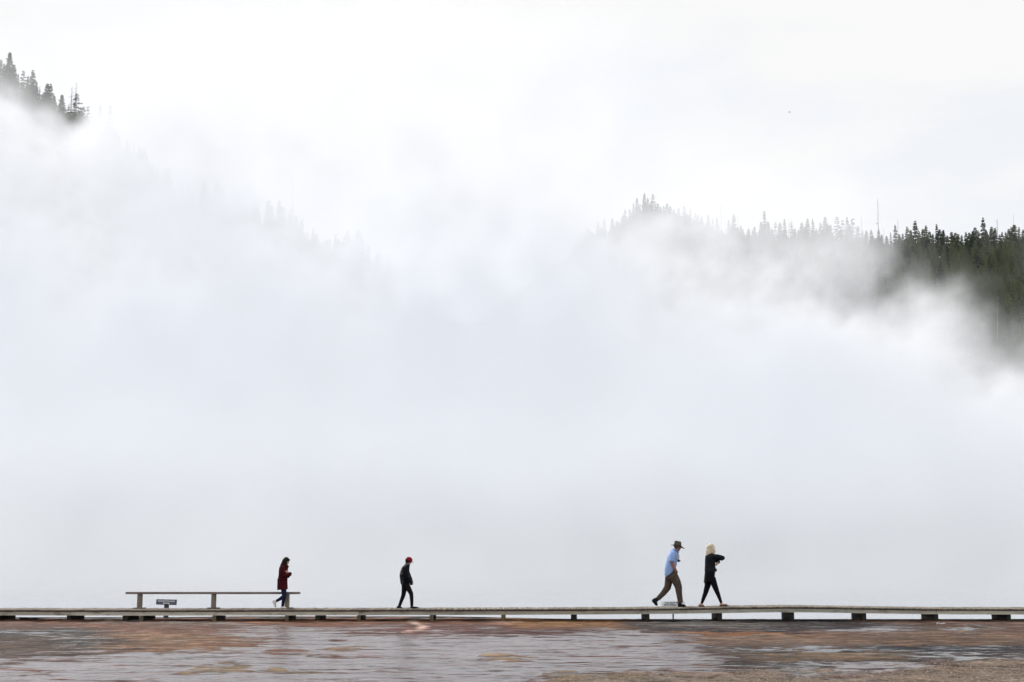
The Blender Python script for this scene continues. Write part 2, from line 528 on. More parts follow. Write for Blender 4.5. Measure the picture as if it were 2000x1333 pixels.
# optical depth of the drifting curtain, surveyed by where the hillside shows through it (photo pixel, depth)
TAU = [(0, 0, 0), (400, 0, .1), (700, 0, .4), (1000, 0, .3), (1300, 0, 0), (1600, 0, 0), (2000, 0, 0),
       (0, 80, .05), (120, 100, .1), (250, 100, .5), (450, 100, .9), (700, 100, 1), (950, 100, .9), (1200, 100, .5), (1400, 100, .1), (1700, 100, 0), (2000, 100, 0),
       (0, 130, .5), (20, 180, .8), (0, 210, 1.9), (60, 150, .3), (60, 190, .9), (60, 215, 1.7), (100, 170, .1), (100, 200, .2), (100, 240, .6), (130, 200, .1), (130, 235, .0), (120, 252, .3), (130, 262, .6),
       (160, 215, .2), (160, 250, .3), (140, 285, 2), (190, 220, 1.6), (215, 225, 2.6), (250, 230, 3), (90, 280, 2.4), (40, 260, 2.6), (0, 290, 3), (170, 300, 2.4),
       (400, 250, 2.2), (700, 250, 1.8), (950, 250, 1.6), (1150, 250, .9), (1250, 250, .35), (1450, 250, .05), (1700, 250, 0), (2000, 250, 0),
       (0, 400, 3.6), (100, 400, 3.2), (190, 400, 1.8), (200, 440, 2.0), (250, 400, 3.4), (100, 480, 3.3), (190, 540, 2.9), (300, 400, 3.6), (430, 370, 3.1), (530, 410, 2.75), (573, 370, 2.6),
       (600, 440, 2.9), (690, 480, 2.4), (672, 462, 2.4), (400, 500, 3.8), (560, 520, 3.6), (640, 580, 3.5), (500, 600, 4), (250, 580, 4), (0, 600, 4),
       (800, 450, 3), (950, 430, 2.8), (1060, 430, 2.6), (1140, 420, 2.6), (1190, 430, 2.3), (1220, 410, 1.8), (1260, 385, .9), (1280, 385, 1), (1260, 405, 1.6), (1300, 400, 1.9), (1240, 440, 3),
       (1320, 445, 2.1), (1310, 470, 2.2), (1350, 420, 2.1), (1400, 440, 2.3), (1410, 410, 1.3), (1440, 430, 1.7), (1490, 430, 1.25), (1480, 465, 1.5), (1540, 455, 1.4), (1530, 480, 1.5),
       (1580, 440, 1.2), (1640, 435, 1.1), (1600, 470, 2.1), (1690, 440, 1), (1715, 420, .5), (1710, 460, 1.2), (1740, 460, .25), (1780, 440, .08), (1900, 440, .05), (2000, 440, .05),
       (1400, 480, 2.5), (1450, 520, 2.6), (1370, 520, 2.1), (1480, 530, 2.5), (1550, 520, 2.7), (1620, 500, 2.6), (1680, 480, 1.9), (1690, 510, 1.6), (1740, 500, .5), (1790, 500, .1),
       (1900, 500, .05), (2000, 500, .05), (1720, 540, .3), (1770, 540, .15), (1680, 550, 1.3), (1640, 560, 2.3), (1600, 590, 1.7), (1560, 590, 2), (1650, 590, 1.2), (1700, 580, 1), (1750, 560, .35),
       (1750, 590, 1.2), (1800, 570, .9), (1830, 570, .8), (1850, 600, 1.3), (1800, 610, 1.7), (1880, 590, .35), (1890, 630, .9), (1920, 560, .1), (2000, 560, .05), (1920, 640, .4), (1940, 690, .8),
       (1990, 640, .3), (1990, 700, .6), (1990, 740, 1.3), (1900, 700, 1.6), (1870, 660, 1.9), (1850, 700, 2.6), (1880, 740, 3), (1960, 760, 2.2), (1990, 790, 3.2), (1940, 800, 3.8),
       (1500, 620, 3.2), (1560, 640, 3.2), (1620, 625, 2.4), (1700, 620, 2.4), (1760, 640, 2.6), (1800, 660, 3), (1750, 700, 4.2), (1600, 680, 4.2), (1800, 760, 4.5),
       (1230, 500, 3.5), (1290, 560, 3.3), (1290, 690, 3.1), (1200, 620, 3.9), (1400, 600, 3.3), (1500, 570, 2.8), (1400, 700, 4.2), (1180, 500, 3.6), (1100, 520, 3.6), (1000, 550, 3.8), (850, 560, 3.8), (750, 540, 3.5),
       (1735, 480, .2), (1730, 515, .3), (1760, 525, .1), (1990, 600, .06), (1960, 650, .25), (1920, 600, .15), (1885, 560, .12), (1860, 555, .2), (1000, 630, 4.3), (900, 640, 4.2), (1110, 640, 4.2), (800, 640, 4),
       (0, 800, 3.0), (300, 800, 3.0), (650, 800, 3.0), (1000, 800, 3.0), (1300, 820, 3.1), (1650, 840, 3.2), (2000, 880, 3),
       (0, 960, 2.6), (500, 960, 2.6), (1000, 960, 2.6), (1500, 960, 2.6), (2000, 960, 2.6), (0, 1080, 2.3), (500, 1080, 2.3), (1000, 1080, 2.3), (1500, 1080, 2.3), (2000, 1080, 2.3)]
T = np.array(TAU, float)
T[(T[:, 0] > 1180) & (T[:, 0] < 1720) & (T[:, 1] > 380) & (T[:, 1] < 600), 2] *= 0.80
T[(T[:, 0] > 1430) & (T[:, 0] < 1730) & (T[:, 1] > 465) & (T[:, 1] < 630), 2] *= 0.82
T[(T[:, 0] > 1700) & (T[:, 1] > 440) & (T[:, 1] < 770), 2] *= 0.70
T[(T[:, 0] > 1180) & (T[:, 0] < 1720) & (T[:, 1] > 430) & (T[:, 1] < 630), 2] *= 0.86
T[(T[:, 0] < 260) & (T[:, 1] > 350) & (T[:, 1] < 570), 2] *= 0.80
T[(T[:, 0] > 390) & (T[:, 0] < 780) & (T[:, 1] > 330) & (T[:, 1] < 560), 2] *= 0.85
D = np.hypot(T[:, None, 0] - T[None, :, 0], T[:, None, 1] - T[None, :, 1])
wts = np.linalg.solve(np.block([[D, np.ones((len(T), 1))], [np.ones((1, len(T))), np.zeros((1, 1))]]), np.append(T[:, 2], 0))
CX0, CX1, CY0, CY1, CZ0, CZ1 = -52, 52, 96, 114, 0.03, 46
cshape = (346, 19, 184)
cd = ((CX1 - CX0) / 345, (CY1 - CY0) / 18, (CZ1 - CZ0) / 183)
SX, SY, SZ = np.meshgrid(np.linspace(CX0, CX1, cshape[0]), np.linspace(CY0, CY1, cshape[1]), np.linspace(CZ0, CZ1, cshape[2]), indexing='ij')
wx, wz = spectral(cshape, cd, 4.0, 0.7, 11, 21), spectral(cshape, cd, 4.0, 0.7, 11, 22)
fine = spectral(cshape, cd, 3.5, 0.6, 9, 23)
YC = 105.0
uu, vv = px_of(SX + 0.75 * wx, np.full(cshape, YC), SZ + 0.75 * wz)   # the curtain stands at YC and billows about it
uu, vv = np.clip(uu, -40, 2040), np.clip(vv, -20, 1085)
tau = np.full(cshape, wts[-1])
for (tx, ty, _t), w_ in zip(TAU, wts[:-1]):
    tau += w_ * np.sqrt((uu - tx) ** 2 + (vv - ty) ** 2)
tau = np.clip(tau, 0, None) * np.exp((0.27 - 0.19 * sm(540, 740, vv)) * fine - 0.05)
prof = np.exp(-((SY - YC) / 3.2) ** 2)
prof /= prof[0, :, 0].sum() * cd[1]
dens = tau * prof * (1 - sm(44, 51, np.abs(SX))) * (1 - sm(42.5, 45.5, SZ))
dens[dens < 0.0015] = 0
dens[0] = dens[-1] = 0; dens[:, 0] = dens[:, -1] = 0; dens[:, :, -1] = 0
steam_volume(CX0, CX1, CY0, CY1, CZ0, CZ1, dens)
# deep thin bank behind the curtain, over the middle of the spring
kshape = (90, 40, 44)
kd = (240 / 89, 122 / 39, 30 / 43)
BX, BY, BZ = np.meshgrid(np.linspace(-120, 120, 90), np.linspace(116, 238, 40), np.linspace(0.1, 30.1, 44), indexing='ij')
top = 0.135 * BY * (1 + 0.12 * spectral(kshape, kd, 4.0, 5, 60, 41)) - 0.035 * BY * sm(0.18, 0.30, BX / BY)
dens = 0.022 * np.clip((top - BZ) / (0.4 * top), 0, 1) * sm(116, 130, BY) * (1 - sm(222, 237, BY)) * (1 - sm(96, 118, np.abs(BX)))
dens[dens < 0.0008] = 0
dens[0] = dens[-1] = 0; dens[:, 0] = dens[:, -1] = 0; dens[:, :, -1] = 0
steam_volume(-120, 120, 116, 238, 0.1, 30.1, dens)
# low bank lying on the water in front of the curtain
bshape = (170, 26, 50)
bd = (120 / 169, 48 / 25, 14 / 49)
BX, BY, BZ = np.meshgrid(np.linspace(-60, 60, 170), np.linspace(46, 94, 26), np.linspace(0.1, 14.1, 50), indexing='ij')
top = 1.8 + (BY - 46) * 0.10 + 0.9 * spectral(bshape, bd, 4.0, 1.5, 14, 31)
dens = 0.055 * np.clip((1.5 * top - BZ) / (1.3 * top), 0, 1) ** 1.6 * sm(46, 58, BY) * (1 - sm(50, 59, np.abs(BX)))
dens[dens < 0.0015] = 0
dens[0] = dens[-1] = 0; dens[:, 0] = dens[:, -1] = 0; dens[:, :, -1] = 0
steam_volume(-60, 60, 46, 94, 0.1, 14.1, dens)

# ------------------------------------------------------------------ boardwalk
weathered = wood('weathered_plank', (0.12, 0.098, 0.08), (0.27, 0.232, 0.19), 0.55, 'Y')
weathered.node_tree.nodes['Principled BSDF'].inputs['Specular IOR Level'].default_value = 0.08
fascia_mat = wood('pale_fascia', (0.42, 0.39, 0.325), (0.70, 0.665, 0.57), 0.85, 'X', 0.7)
pier_mat = wood('dark_pier', (0.016, 0.014, 0.011), (0.05, 0.045, 0.034), 0.5, 'Z')
post_mat = wood('lit_olive_post', (0.07, 0.062, 0.035), (0.20, 0.175, 0.11), 0.6, 'Z')  # olive timber, paler because light on the post fronts is in the colour
deck_px = [-600, 0, 300, 500, 1000, 1250, 1400, 1500, 1560, 1650, 1750, 1850, 2000, 2600]
deck_py = [1191.5, 1191.3, 1191.8, 1191.4, 1190.2, 1189.0, 1187.0, 1185.4, 1185.0, 1186.4, 1188.3, 1189.4, 1189.6, 1190]
DT = np.array([(at(x, y, DECK_Y0).x, at(x, y, DECK_Y0).z) for x, y in zip(deck_px, deck_py)])
_k = np.linspace(-24, 24, 481)
_z = np.interp(_k, DT[:, 0], DT[:, 1])
_z = np.convolve(np.pad(_z, 8, 'edge'), np.ones(17) / 17, 'valid')


def deck_z(x):
    return float(np.interp(x, _k, _z))


PX = 1 / 69.8            # metres per photo pixel at the walk


def dx(px, Y=DECK_Y0):
    return at(px, 1190, Y).x


walk = empty('boardwalk', (0, DECK_Y0, 0))
tag(walk, 'long low wooden boardwalk on short dark supports crossing the whole flat', 'boardwalk')
plank_meshes = []
rng = random.Random(5)
for k in range(6):
    me = box_mesh('plank', -0.0665, 0.0665, 0, DECK_Y1 - DECK_Y0, -0.038, 0, weathered, 0.005)
    for v in me.vertices:
        v.co.x += rng.uniform(-0.003, 0.003)
        v.co.z += rng.uniform(-0.002, 0.002)
    plank_meshes.append(me)
x = -19.6
while x < 19.6:
    p = link('plank', rng.choice(plank_meshes), walk)
    p.location = (x, rng.uniform(-0.012, 0.012), deck_z(x) + rng.uniform(-0.003, 0.003))
    p.rotation_euler = (rng.uniform(-.002, .002), -math.atan((deck_z(x + .1) - deck_z(x - .1)) / .2), rng.uniform(-.006, .006))
    x += 0.1555


def beam(name, x0, x1, y0, y1, zt, zb, mat):
    xs_ = np.linspace(x0, x1, max(2, int((x1 - x0) / 0.4)))
    v, f = [], []
    for i, x_ in enumerate(xs_):
        d = deck_z(x_)
        v += [(x_, y0, d + zt), (x_, y1, d + zt), (x_, y1, d + zb), (x_, y0, d + zb)]
        if i:
            a_, b_ = 4 * i - 4, 4 * i
            f += [(a_, b_, b_ + 1, a_ + 1), (a_ + 1, b_ + 1, b_ + 2, a_ + 2), (a_ + 2, b_ + 2, b_ + 3, a_ + 3), (a_ + 3, b_ + 3, b_, a_)]
    f += [(0, 1, 2, 3), tuple(len(v) - 1 - q for q in range(4))]
    return link(name, mesh(name, v, f, mat), walk)


joints = [-990, -426, 138, 702, 1266, 1830, 2394, 2950]
for a_, b_ in zip(joints[:-1], joints[1:]):
    x0, x1 = max(dx(a_), -19.6), min(dx(b_), 19.6)
    beam('fascia_board', x0 + 0.006, x1 - 0.006, 0.05, 0.09, -0.056, -0.156, fascia_mat)
    beam('stringer', x0 + 0.006, x1 - 0.006, 1.40, 1.44, -0.046, -0.156, pier_mat)
    beam('stringer', x0 + 0.006, x1 - 0.006, 0.40, 0.44, -0.046, -0.15, pier_mat)  # dark middle beam added so the gaps between planks look dark
sup = [-290, -148, -6, 133, 243, 276, 418, 560, 620, 701, 843, 983, 1123, 1265, 1407, 1548, 1689, 1830, 1972, 2112, 2252]
for k, s in enumerate(sup):
    x_ = dx(s)
    w_ = 0.058 if s not in (243, 620) else 0.07
    zb = -0.03
    zt = deck_z(x_) - 0.158
    b_ = box_mesh('support_block', x_ - w_, x_ + w_, 0.095, 1.38, zb, zt, pier_mat, 0.006)
    o = link('support_block', b_, walk)
    if s < 1000 and s not in (243, 620, 133):
        # paler post end on the sleeper: its lit front face put into colour
        link('support_post', box_mesh('support_post', x_ - 0.048, x_ + 0.048, 0.045, 0.092, -0.02, deck_z(x_) - 0.16, post_mat, 0.004), walk)

# ------------------------------------------------------------------ bench
bench_mat = wood('grey_bench_timber', (0.13, 0.10, 0.092), (0.29, 0.24, 0.225), 0.5, 'X', 0.8)
bpost_mat = wood('bench_post_timber', (0.13, 0.105, 0.085), (0.34, 0.285, 0.235), 0.6, 'Z', 0.9)
BY = 41.02
b0 = dx(417, BY)
bz = deck_z(b0)
bench = empty('bench', (b0, BY, bz))
tag(bench, 'long backless grey wooden bench on three posts standing on the boardwalk', 'bench')
zs = at(417, 1156.4, BY).z - bz
xl, xr = dx(246.5, BY) - b0, dx(585.5, BY) - b0
link('seat', box_mesh('seat', xl, xr, -0.15, -0.005, zs - 0.062, zs, bench_mat, 0.006), bench)
link('seat', box_mesh('seat', xl + 0.01, xr - 0.012, 0.008, 0.15, zs - 0.064, zs - 0.003, bench_mat, 0.006), bench)
for p_ in (272.5, 417, 560.5):
    xx = dx(p_, BY) - b0
    dzz = deck_z(b0 + xx) - bz
    link('post', box_mesh('post', xx - 0.052, xx + 0.052, -0.11, 0.11, dzz + 0.03, zs - 0.066, bpost_mat, 0.006), bench)
    link('foot', box_mesh('foot', xx - 0.16, xx + 0.16, -0.14, 0.14, dzz + 0.001, dzz + 0.03, bpost_mat, 0.005), bench)


# ------------------------------------------------------------------ signs
def plain(name, c, rough=0.6, var=0.12):
    m, N, L, B = new_mat(name)
    nn = noise_node(N, L, 9, 6, 0.65)
    L(ramp(N, L, nn, [(0.3, tuple(q * (1 - var) for q in c)), (0.7, tuple(min(1, q * (1 + var)) for q in c))]), B.inputs['Base Color'])
    B.inputs['Roughness'].default_value = rough
    B.inputs['Specular IOR Level'].default_value = 0.3
    return m


def lettering(text, size, mat, parent, loc, tilt):
    cu = bpy.data.curves.new('lettering', 'FONT')
    cu.body = text
    cu.align_x, cu.align_y = 'CENTER', 'CENTER'
    cu.size, cu.extrude, cu.space_line = size, 0.002, 0.86
    cu.offset = 0.0008
    tmp = bpy.data.objects.new('lettering', cu)
    C.objects.link(tmp)
    me = bpy.data.meshes.new_from_object(tmp.evaluated_get(bpy.context.evaluated_depsgraph_get()))
    bpy.data.objects.remove(tmp)
    me.name = 'lettering'
    me.materials.clear()
    o = link('lettering', me, parent, mat)
    o.location = loc
    o.rotation_euler = tilt
    return o


slate, white_paint = plain('slate_paint', (0.085, 0.105, 0.145)), plain('white_paint', (0.80, 0.80, 0.80), 0.5, 0.04)
SY1 = 42.35
c1 = at(324.6, 1176.4, SY1)
sign = empty('sign', (c1.x, SY1, 0.0))
tag(sign, 'slate grey sign with two lines of white lettering behind the bench', 'sign')
sign.rotation_euler = (0, R(1.6), R(3))
o = link('panel', box_mesh('panel', -0.295, 0.295, -0.02, 0.02, -0.078, 0.078, slate, 0.004), sign)
o.location, o.rotation_euler = (0, -0.02, c1.z), (R(-24), 0, 0)
lettering('Grand Prismatic\nSpring', 0.074, white_paint, sign, (0, -0.044, c1.z + 0.002), (R(90 - 24), 0, 0))
link('post', box_mesh('post', -0.068, 0.068, 0.012, 0.06, -0.28, c1.z - 0.05, slate, 0.004), sign)

dark_paint = plain('dark_lettering_paint', (0.09, 0.09, 0.10))
sheet = plain('pale_sign_paint', (0.74, 0.76, 0.80), 0.5, 0.03)
SY2 = 42.2
c2 = at(1314.5, 1180, SY2)
sign2 = empty('sign', (c2.x, SY2, 0.0))
tag(sign2, "white sign with dark capitals low behind the hatted man's boots", 'sign')
o = link('panel', box_mesh('panel', -0.34, 0.34, -0.012, 0.012, -0.075, 0.075, sheet, 0.003), sign2)
o.location, o.rotation_euler = (0, -0.02, c2.z), (R(-18), 0, 0)
link('lower_edge', box_mesh('lower_edge', -0.345, 0.345, -0.062, -0.03, c2.z - 0.098, c2.z - 0.076, slate, 0.002), sign2)
lettering('DO NOT MAR\nBACTERIAL MAT', 0.072, dark_paint, sign2, (0, -0.037, c2.z + 0.004), (R(90 - 18), 0, 0))
link('post', box_mesh('post', -0.06, 0.06, 0.0, 0.05, 0.22, c2.z - 0.085, slate, 0.004), sign2)
link('stake', box_mesh('stake', -0.02, 0.02, 0.01, 0.04, -0.35, 0.22, pier_mat, 0.003), sign2)

# ------------------------------------------------------------------ small things on the flat
bleached = wood('bleached_wood', (0.42, 0.42, 0.42), (0.72, 0.74, 0.76), 0.2, 'X')
dark_wood = wood('wet_dark_wood', (0.035, 0.025, 0.02), (0.09, 0.06, 0.045), 0.4, 'X')


def tube(pts, radii, seg=7):
    """Tapered round limb through PTS with closed ends: (verts, faces)."""
    v, f = [], []
    pts = [Vector(p) for p in pts]
    for i, (p, r) in enumerate(zip(pts, radii)):
        d = (pts[min(i + 1, len(pts) - 1)] - pts[max(i - 1, 0)]).normalized()
        a_ = d.cross(Vector((0.31, 0.9, 0.2)) if abs(d.y) < 0.9 else Vector((1, 0, 0))).normalized()
        b_ = d.cross(a_)
        v += [p + a_ * (r * math.cos(t)) + b_ * (r * math.sin(t)) for t in [2 * math.pi * k / seg for k in range(seg)]]
        if i:
            f += [((i - 1) * seg + k, (i - 1) * seg + (k + 1) % seg, i * seg + (k + 1) % seg, i * seg + k) for k in range(seg)]
    f += [tuple(range(seg))[::-1], tuple((len(pts) - 1) * seg + k for k in range(seg))]
    return v, f


def fallen(label, px0, px1, py, mat, r, bend):
    Y = at(px0, py, 1).z and CAM_H * 2800 / (py - 1089)
    x0, x1 = at(px0, py, Y).x, at(px1, py, Y).x
    n_ = 8
    pts = [(x0 + (x1 - x0) * t, Y + bend * math.sin(4 * t), ground_z(x0, Y) + r * 0.7 + 0.01 * math.sin(9 * t)) for t in np.linspace(0, 1, n_)]
    v, f = tube(pts, [r * (1 - 0.5 * t) for t in np.linspace(0, 1, n_)])
    o = link('fallen_branch', mesh('fallen_branch', v, f, mat, True))
    tag(o, label, 'branch')
    return o


fallen('short bleached grey branch lying on the brown flat below the boardwalk', 1830, 1846, 1215.4, bleached, 0.022, 0.05)
fallen('thin dark branch lying in the shade under the left end of the boardwalk', 38, 76, 1206.6, dark_wood, 0.03, 0.04)

# loose gravel on the dry bar in the near right corner
gr = np.random.default_rng(9)
cand = np.stack([gr.uniform(-2, 13, 120000), gr.uniform(18.6, 25.0, 120000)], 1)
ci = np.clip(np.searchsorted(gx, cand[:, 0]), 0, nxg - 1)
cj = np.clip(np.searchsorted(gy, cand[:, 1]), 0, nyg - 1)
keep = gr.uniform(0, 1, len(cand)) < gravel_m[ci, cj] * 0.55
cand, ci, cj = cand[keep], ci[keep], cj[keep]
oct_v = np.array([(1, 0, 0), (-1, 0, 0), (0, 1, 0), (0, -1, 0), (0, 0, 1), (0, 0, -1)], float)
oct_f = np.array([(0, 2, 4), (2, 1, 4), (1, 3, 4), (3, 0, 4), (2, 0, 5), (1, 2, 5), (3, 1, 5), (0, 3, 5)])
n_st = len(cand)
size = np.clip(gr.lognormal(-4.85, 0.40, n_st), 0.004, 0.022)
ang = gr.uniform(0, 6.28, n_st)
loc = oct_v[None] * gr.uniform(0.6, 1.3, (n_st, 6, 1)) * size[:, None, None] * np.array([1, 1, 0.6])
ca, sa = np.cos(ang)[:, None], np.sin(ang)[:, None]
xy = np.stack([loc[..., 0] * ca - loc[..., 1] * sa, loc[..., 0] * sa + loc[..., 1] * ca, loc[..., 2]], -1)
xy += np.stack([cand[:, 0], cand[:, 1], GZ[ci, cj] + size * 0.2], -1)[:, None]
pm, N, L, B = new_mat('gravel_stone')
g_n = noise_node(N, L, 28, 3, 0.6)
L(ramp(N, L, g_n, [(0.36, (0.05, 0.038, 0.032)), (0.5, (0.17, 0.13, 0.10)), (0.64, (0.40, 0.33, 0.27))]), B.inputs['Base Color'])
B.inputs['Roughness'].default_value = 0.9
B.inputs['Specular IOR Level'].default_value = 0.15
tag(link('gravel', np_mesh('gravel', xy.reshape(-1, 3), (oct_f[None, :4] + 6 * np.arange(n_st)[:, None, None]).reshape(-1, 3), pm)), kind='stuff')

# ------------------------------------------------------------------ trees
bark, N, L, B = new_mat('conifer_bark')
L(ramp(N, L, noise_node(N, L, 3, 5, 0.6, 'Object', (1, 1, 0.2)), [(0.3, (0.045, 0.036, 0.03)), (0.7, (0.13, 0.105, 0.085))]), B.inputs['Base Color'])
B.inputs['Roughness'].default_value = 0.95
grey_bark, N, L, B = new_mat('dead_grey_bark')
L(ramp(N, L, noise_node(N, L, 3, 5, 0.6, 'Object', (1, 1, 0.2)), [(0.3, (0.17, 0.155, 0.145)), (0.7, (0.34, 0.32, 0.30))]), B.inputs['Base Color'])
B.inputs['Roughness'].default_value = 0.9


def needle_mat(name, c0, c1, c2):
    m, N, L, B = new_mat(name)
    info = N.new('ShaderNodeObjectInfo')
    nn = noise_node(N, L, 0.5, 4, 0.6)
    k = math_node(N, L, 'ADD', math_node(N, L, 'MULTIPLY', info.outputs['Random'], 0.80), math_node(N, L, 'MULTIPLY', nn, 0.35))
    L(ramp(N, L, k, [(0.15, c0), (0.5, c1), (0.95, c2)]), B.inputs['Base Color'])
    B.inputs['Roughness'].default_value = 0.75
    B.inputs['Specular IOR Level'].default_value = 0.2
    return m


needles = needle_mat('pine_needles', (0.028, 0.052, 0.028), (0.062, 0.105, 0.044), (0.115, 0.15, 0.058))
dry_needles = needle_mat('thin_dry_needles', (0.06, 0.055, 0.04), (0.09, 0.075, 0.055), (0.12, 0.10, 0.07))


def conifer(seed, width=0.15, whorls=26, per=6, start=0.12, thin=0.0, power=0.8, ragged=0.35, bare=False):
    """Unit-high conifer: trunk mesh and a crown of drooping sprays, each a fan of small needle blades."""
    r = random.Random(seed)
    bend = [r.uniform(-0.012, 0.012) for _ in range(2)]
    pts = [(bend[0] * math.sin(3 * t), bend[1] * math.sin(2.5 * t), t) for t in np.linspace(-0.03, 0.99, 8)]
    tv, tf = tube(pts, [0.014 * (1 - 0.93 * t) + 0.0008 for t in np.linspace(0, 1, 8)], 6)
    V_, F_ = [], []
    lop = [r.uniform(0.72, 1.25) for _ in range(12)]
    for w in range(whorls):
        t = start + (1 - start) * (w + r.uniform(-.3, .3)) / whorls
        prof = min(1, ((1 - t) / (1 - start) * 1.02 + 0.02)) ** power
        if t < start + 0.14:
            prof *= 0.55 + 3.2 * max(0, t - start)
        for k in range(per):
            if r.random() < thin + (0.25 if t < start + 0.12 else 0):
                continue
            az = 2 * math.pi * (k + r.random()) / per + w * 1.1
            ln = width * prof * r.uniform(1 - ragged, 1 + ragged) * lop[int(az / 6.29 * 12 * 1) % 12] + 0.010
            droop = r.uniform(-0.55, 0.15) if t < 0.75 else r.uniform(-0.25, 0.65)
            o_ = Vector((bend[0] * math.sin(3 * t), bend[1] * math.sin(2.5 * t), t))
            d = Vector((math.cos(az), math.sin(az), droop)).normalized()
            side = Vector((-math.sin(az), math.cos(az), 0))
            if bare:
                b_ = len(V_)
                w_ = 0.0022
                tip = o_ + d * ln
                V_ += [o_ + Vector((0, 0, w_)), o_ - Vector((0, 0, w_)), tip]
                F_.append((b_, b_ + 1, b_ + 2))
                for q in range(3):
                    s_ = r.uniform(0.35, 0.95)
                    p = o_ + d * ln * s_
                    e = p + (d + side * r.choice((-1, 1)) * 0.9 + Vector((0, 0, r.uniform(-.3, .3)))).normalized() * ln * 0.34
                    b_ = len(V_)
                    V_ += [p + Vector((0, 0, 0.0016)), p - Vector((0, 0, 0.0016)), e]
                    F_.append((b_, b_ + 1, b_ + 2))
                continue
            nb = 3 + int(ln / 0.035)
            for q in range(nb):
                s_ = (q + 0.5 + r.uniform(-.25, .25)) / nb
                p = o_ + d * ln * s_ + Vector((0, 0, -0.10 * ln * s_ * s_))
                sg = -1 if q % 2 else 1
                ol = (0.50 - 0.22 * s_) * ln + 0.013
                e = p + (d * 0.75 + side * sg * r.uniform(0.5, 1.1) + Vector((0, 0, r.uniform(-0.5, 0.15)))).normalized() * ol
                h_ = Vector((0, 0, r.uniform(0.011, 0.02))) + d * r.uniform(-.004, .012)
                m_ = (p + e) / 2
                b_ = len(V_)
                V_ += [p, m_ + h_ * 0.7, e, m_ - h_ * r.uniform(0.5, 1.0)]
                F_ += [(b_, b_ + 1, b_ + 2, b_ + 3)]
            e = o_ + d * ln * 1.12
            m_ = o_ + d * ln * 0.6
            b_ = len(V_)
            V_ += [o_, m_ + side * ln * 0.22 + Vector((0, 0, .006)), e, m_ - side * ln * 0.22 - Vector((0, 0, .008))]
            F_.append((b_, b_ + 1, b_ + 2, b_ + 3))
    tm_ = mesh('trunk', tv, tf, grey_bark if bare else bark, True)
    cm_ = mesh('crown', V_, F_, (grey_bark if bare else (dry_needles if thin > 0.45 else needles)))
    return tm_, cm_


KINDS = {
    'dense': [conifer(1, 0.20, 28, 8, 0.12, 0, 1.0), conifer(2, 0.23, 26, 8, 0.08, 0.05, 1.1), conifer(3, 0.18, 30, 7, 0.15, 0.1, 0.95), conifer(4, 0.215, 27, 8, 0.1, 0.1, 0.9)],
    'narrow': [conifer(11, 0.145, 30, 7, 0.1, 0.12, 1.0), conifer(12, 0.16, 28, 7, 0.14, 0.18, 0.95), conifer(13, 0.13, 32, 6, 0.08, 0.14, 1.1)],
    'open': [conifer(21, 0.17, 22, 6, 0.1, 0.34, 0.8, 0.5), conifer(22, 0.19, 20, 6, 0.05, 0.36, 0.9, 0.5)],
    'broad': [conifer(31, 0.22, 24, 8, 0.05, 0.05, 0.55), conifer(32, 0.25, 22, 8, 0.04, 0.08, 0.6)],
    'bare': [conifer(41, 0.11, 24, 5, 0.15, 0.15, 0.7, 0.5, True), conifer(42, 0.09, 26, 5, 0.12, 0.2, 0.65, 0.5, True)],
}
rt = random.Random(17)
planted = []


def plant(kind, px, Y, top_py, label, group=None, name='conifer', wscale=1.0):
    x_ = at(px, top_py, Y).x
    zb = float(hill_z(x_, Y)) - 0.25
    h = at(px, top_py, Y).z - zb
    if h < 2:
        return None
    t = empty(name, (x_, Y, zb))
    tag(t, label, 'tree', group)
    tm_, cm_ = rt.choice(KINDS[kind])
    rz = rt.uniform(0, 6.28)
    hh = min(h, 19)
    for nm, me in (('trunk', tm_), ('crown', cm_)):
        o = link(nm, me, t)
        o.scale = (hh * wscale, hh * wscale, hh)
        o.rotation_euler = (0, 0, rz)
        if hh < h:
            o.location = (0, 0, h - hh)
    if hh < h:      # let very tall ones keep their foot in the slope
        t.location.z += 0
    planted.append((px, top_py))
    return t


ORD = ['first', 'second', 'third', 'fourth', 'fifth', 'sixth', 'seventh', 'eighth', 'ninth', 'tenth', 'eleventh', 'twelfth']


def ranked(pxs, marks, what):
    """Say which of a row of look-alikes each one is, counted from the nearest landmark."""
    out = []
    for p in pxs:
        m = min(marks, key=lambda q: abs(q[0] - p))
        side = 1 if p > m[0] else -1
        k = sum(1 for q in pxs if 0 < (q - m[0]) * side < (p - m[0]) * side)
        out.append(f"{what}, {ORD[min(k, 11)]} to the {'right' if side > 0 else 'left'} of {m[1]}")
    return out


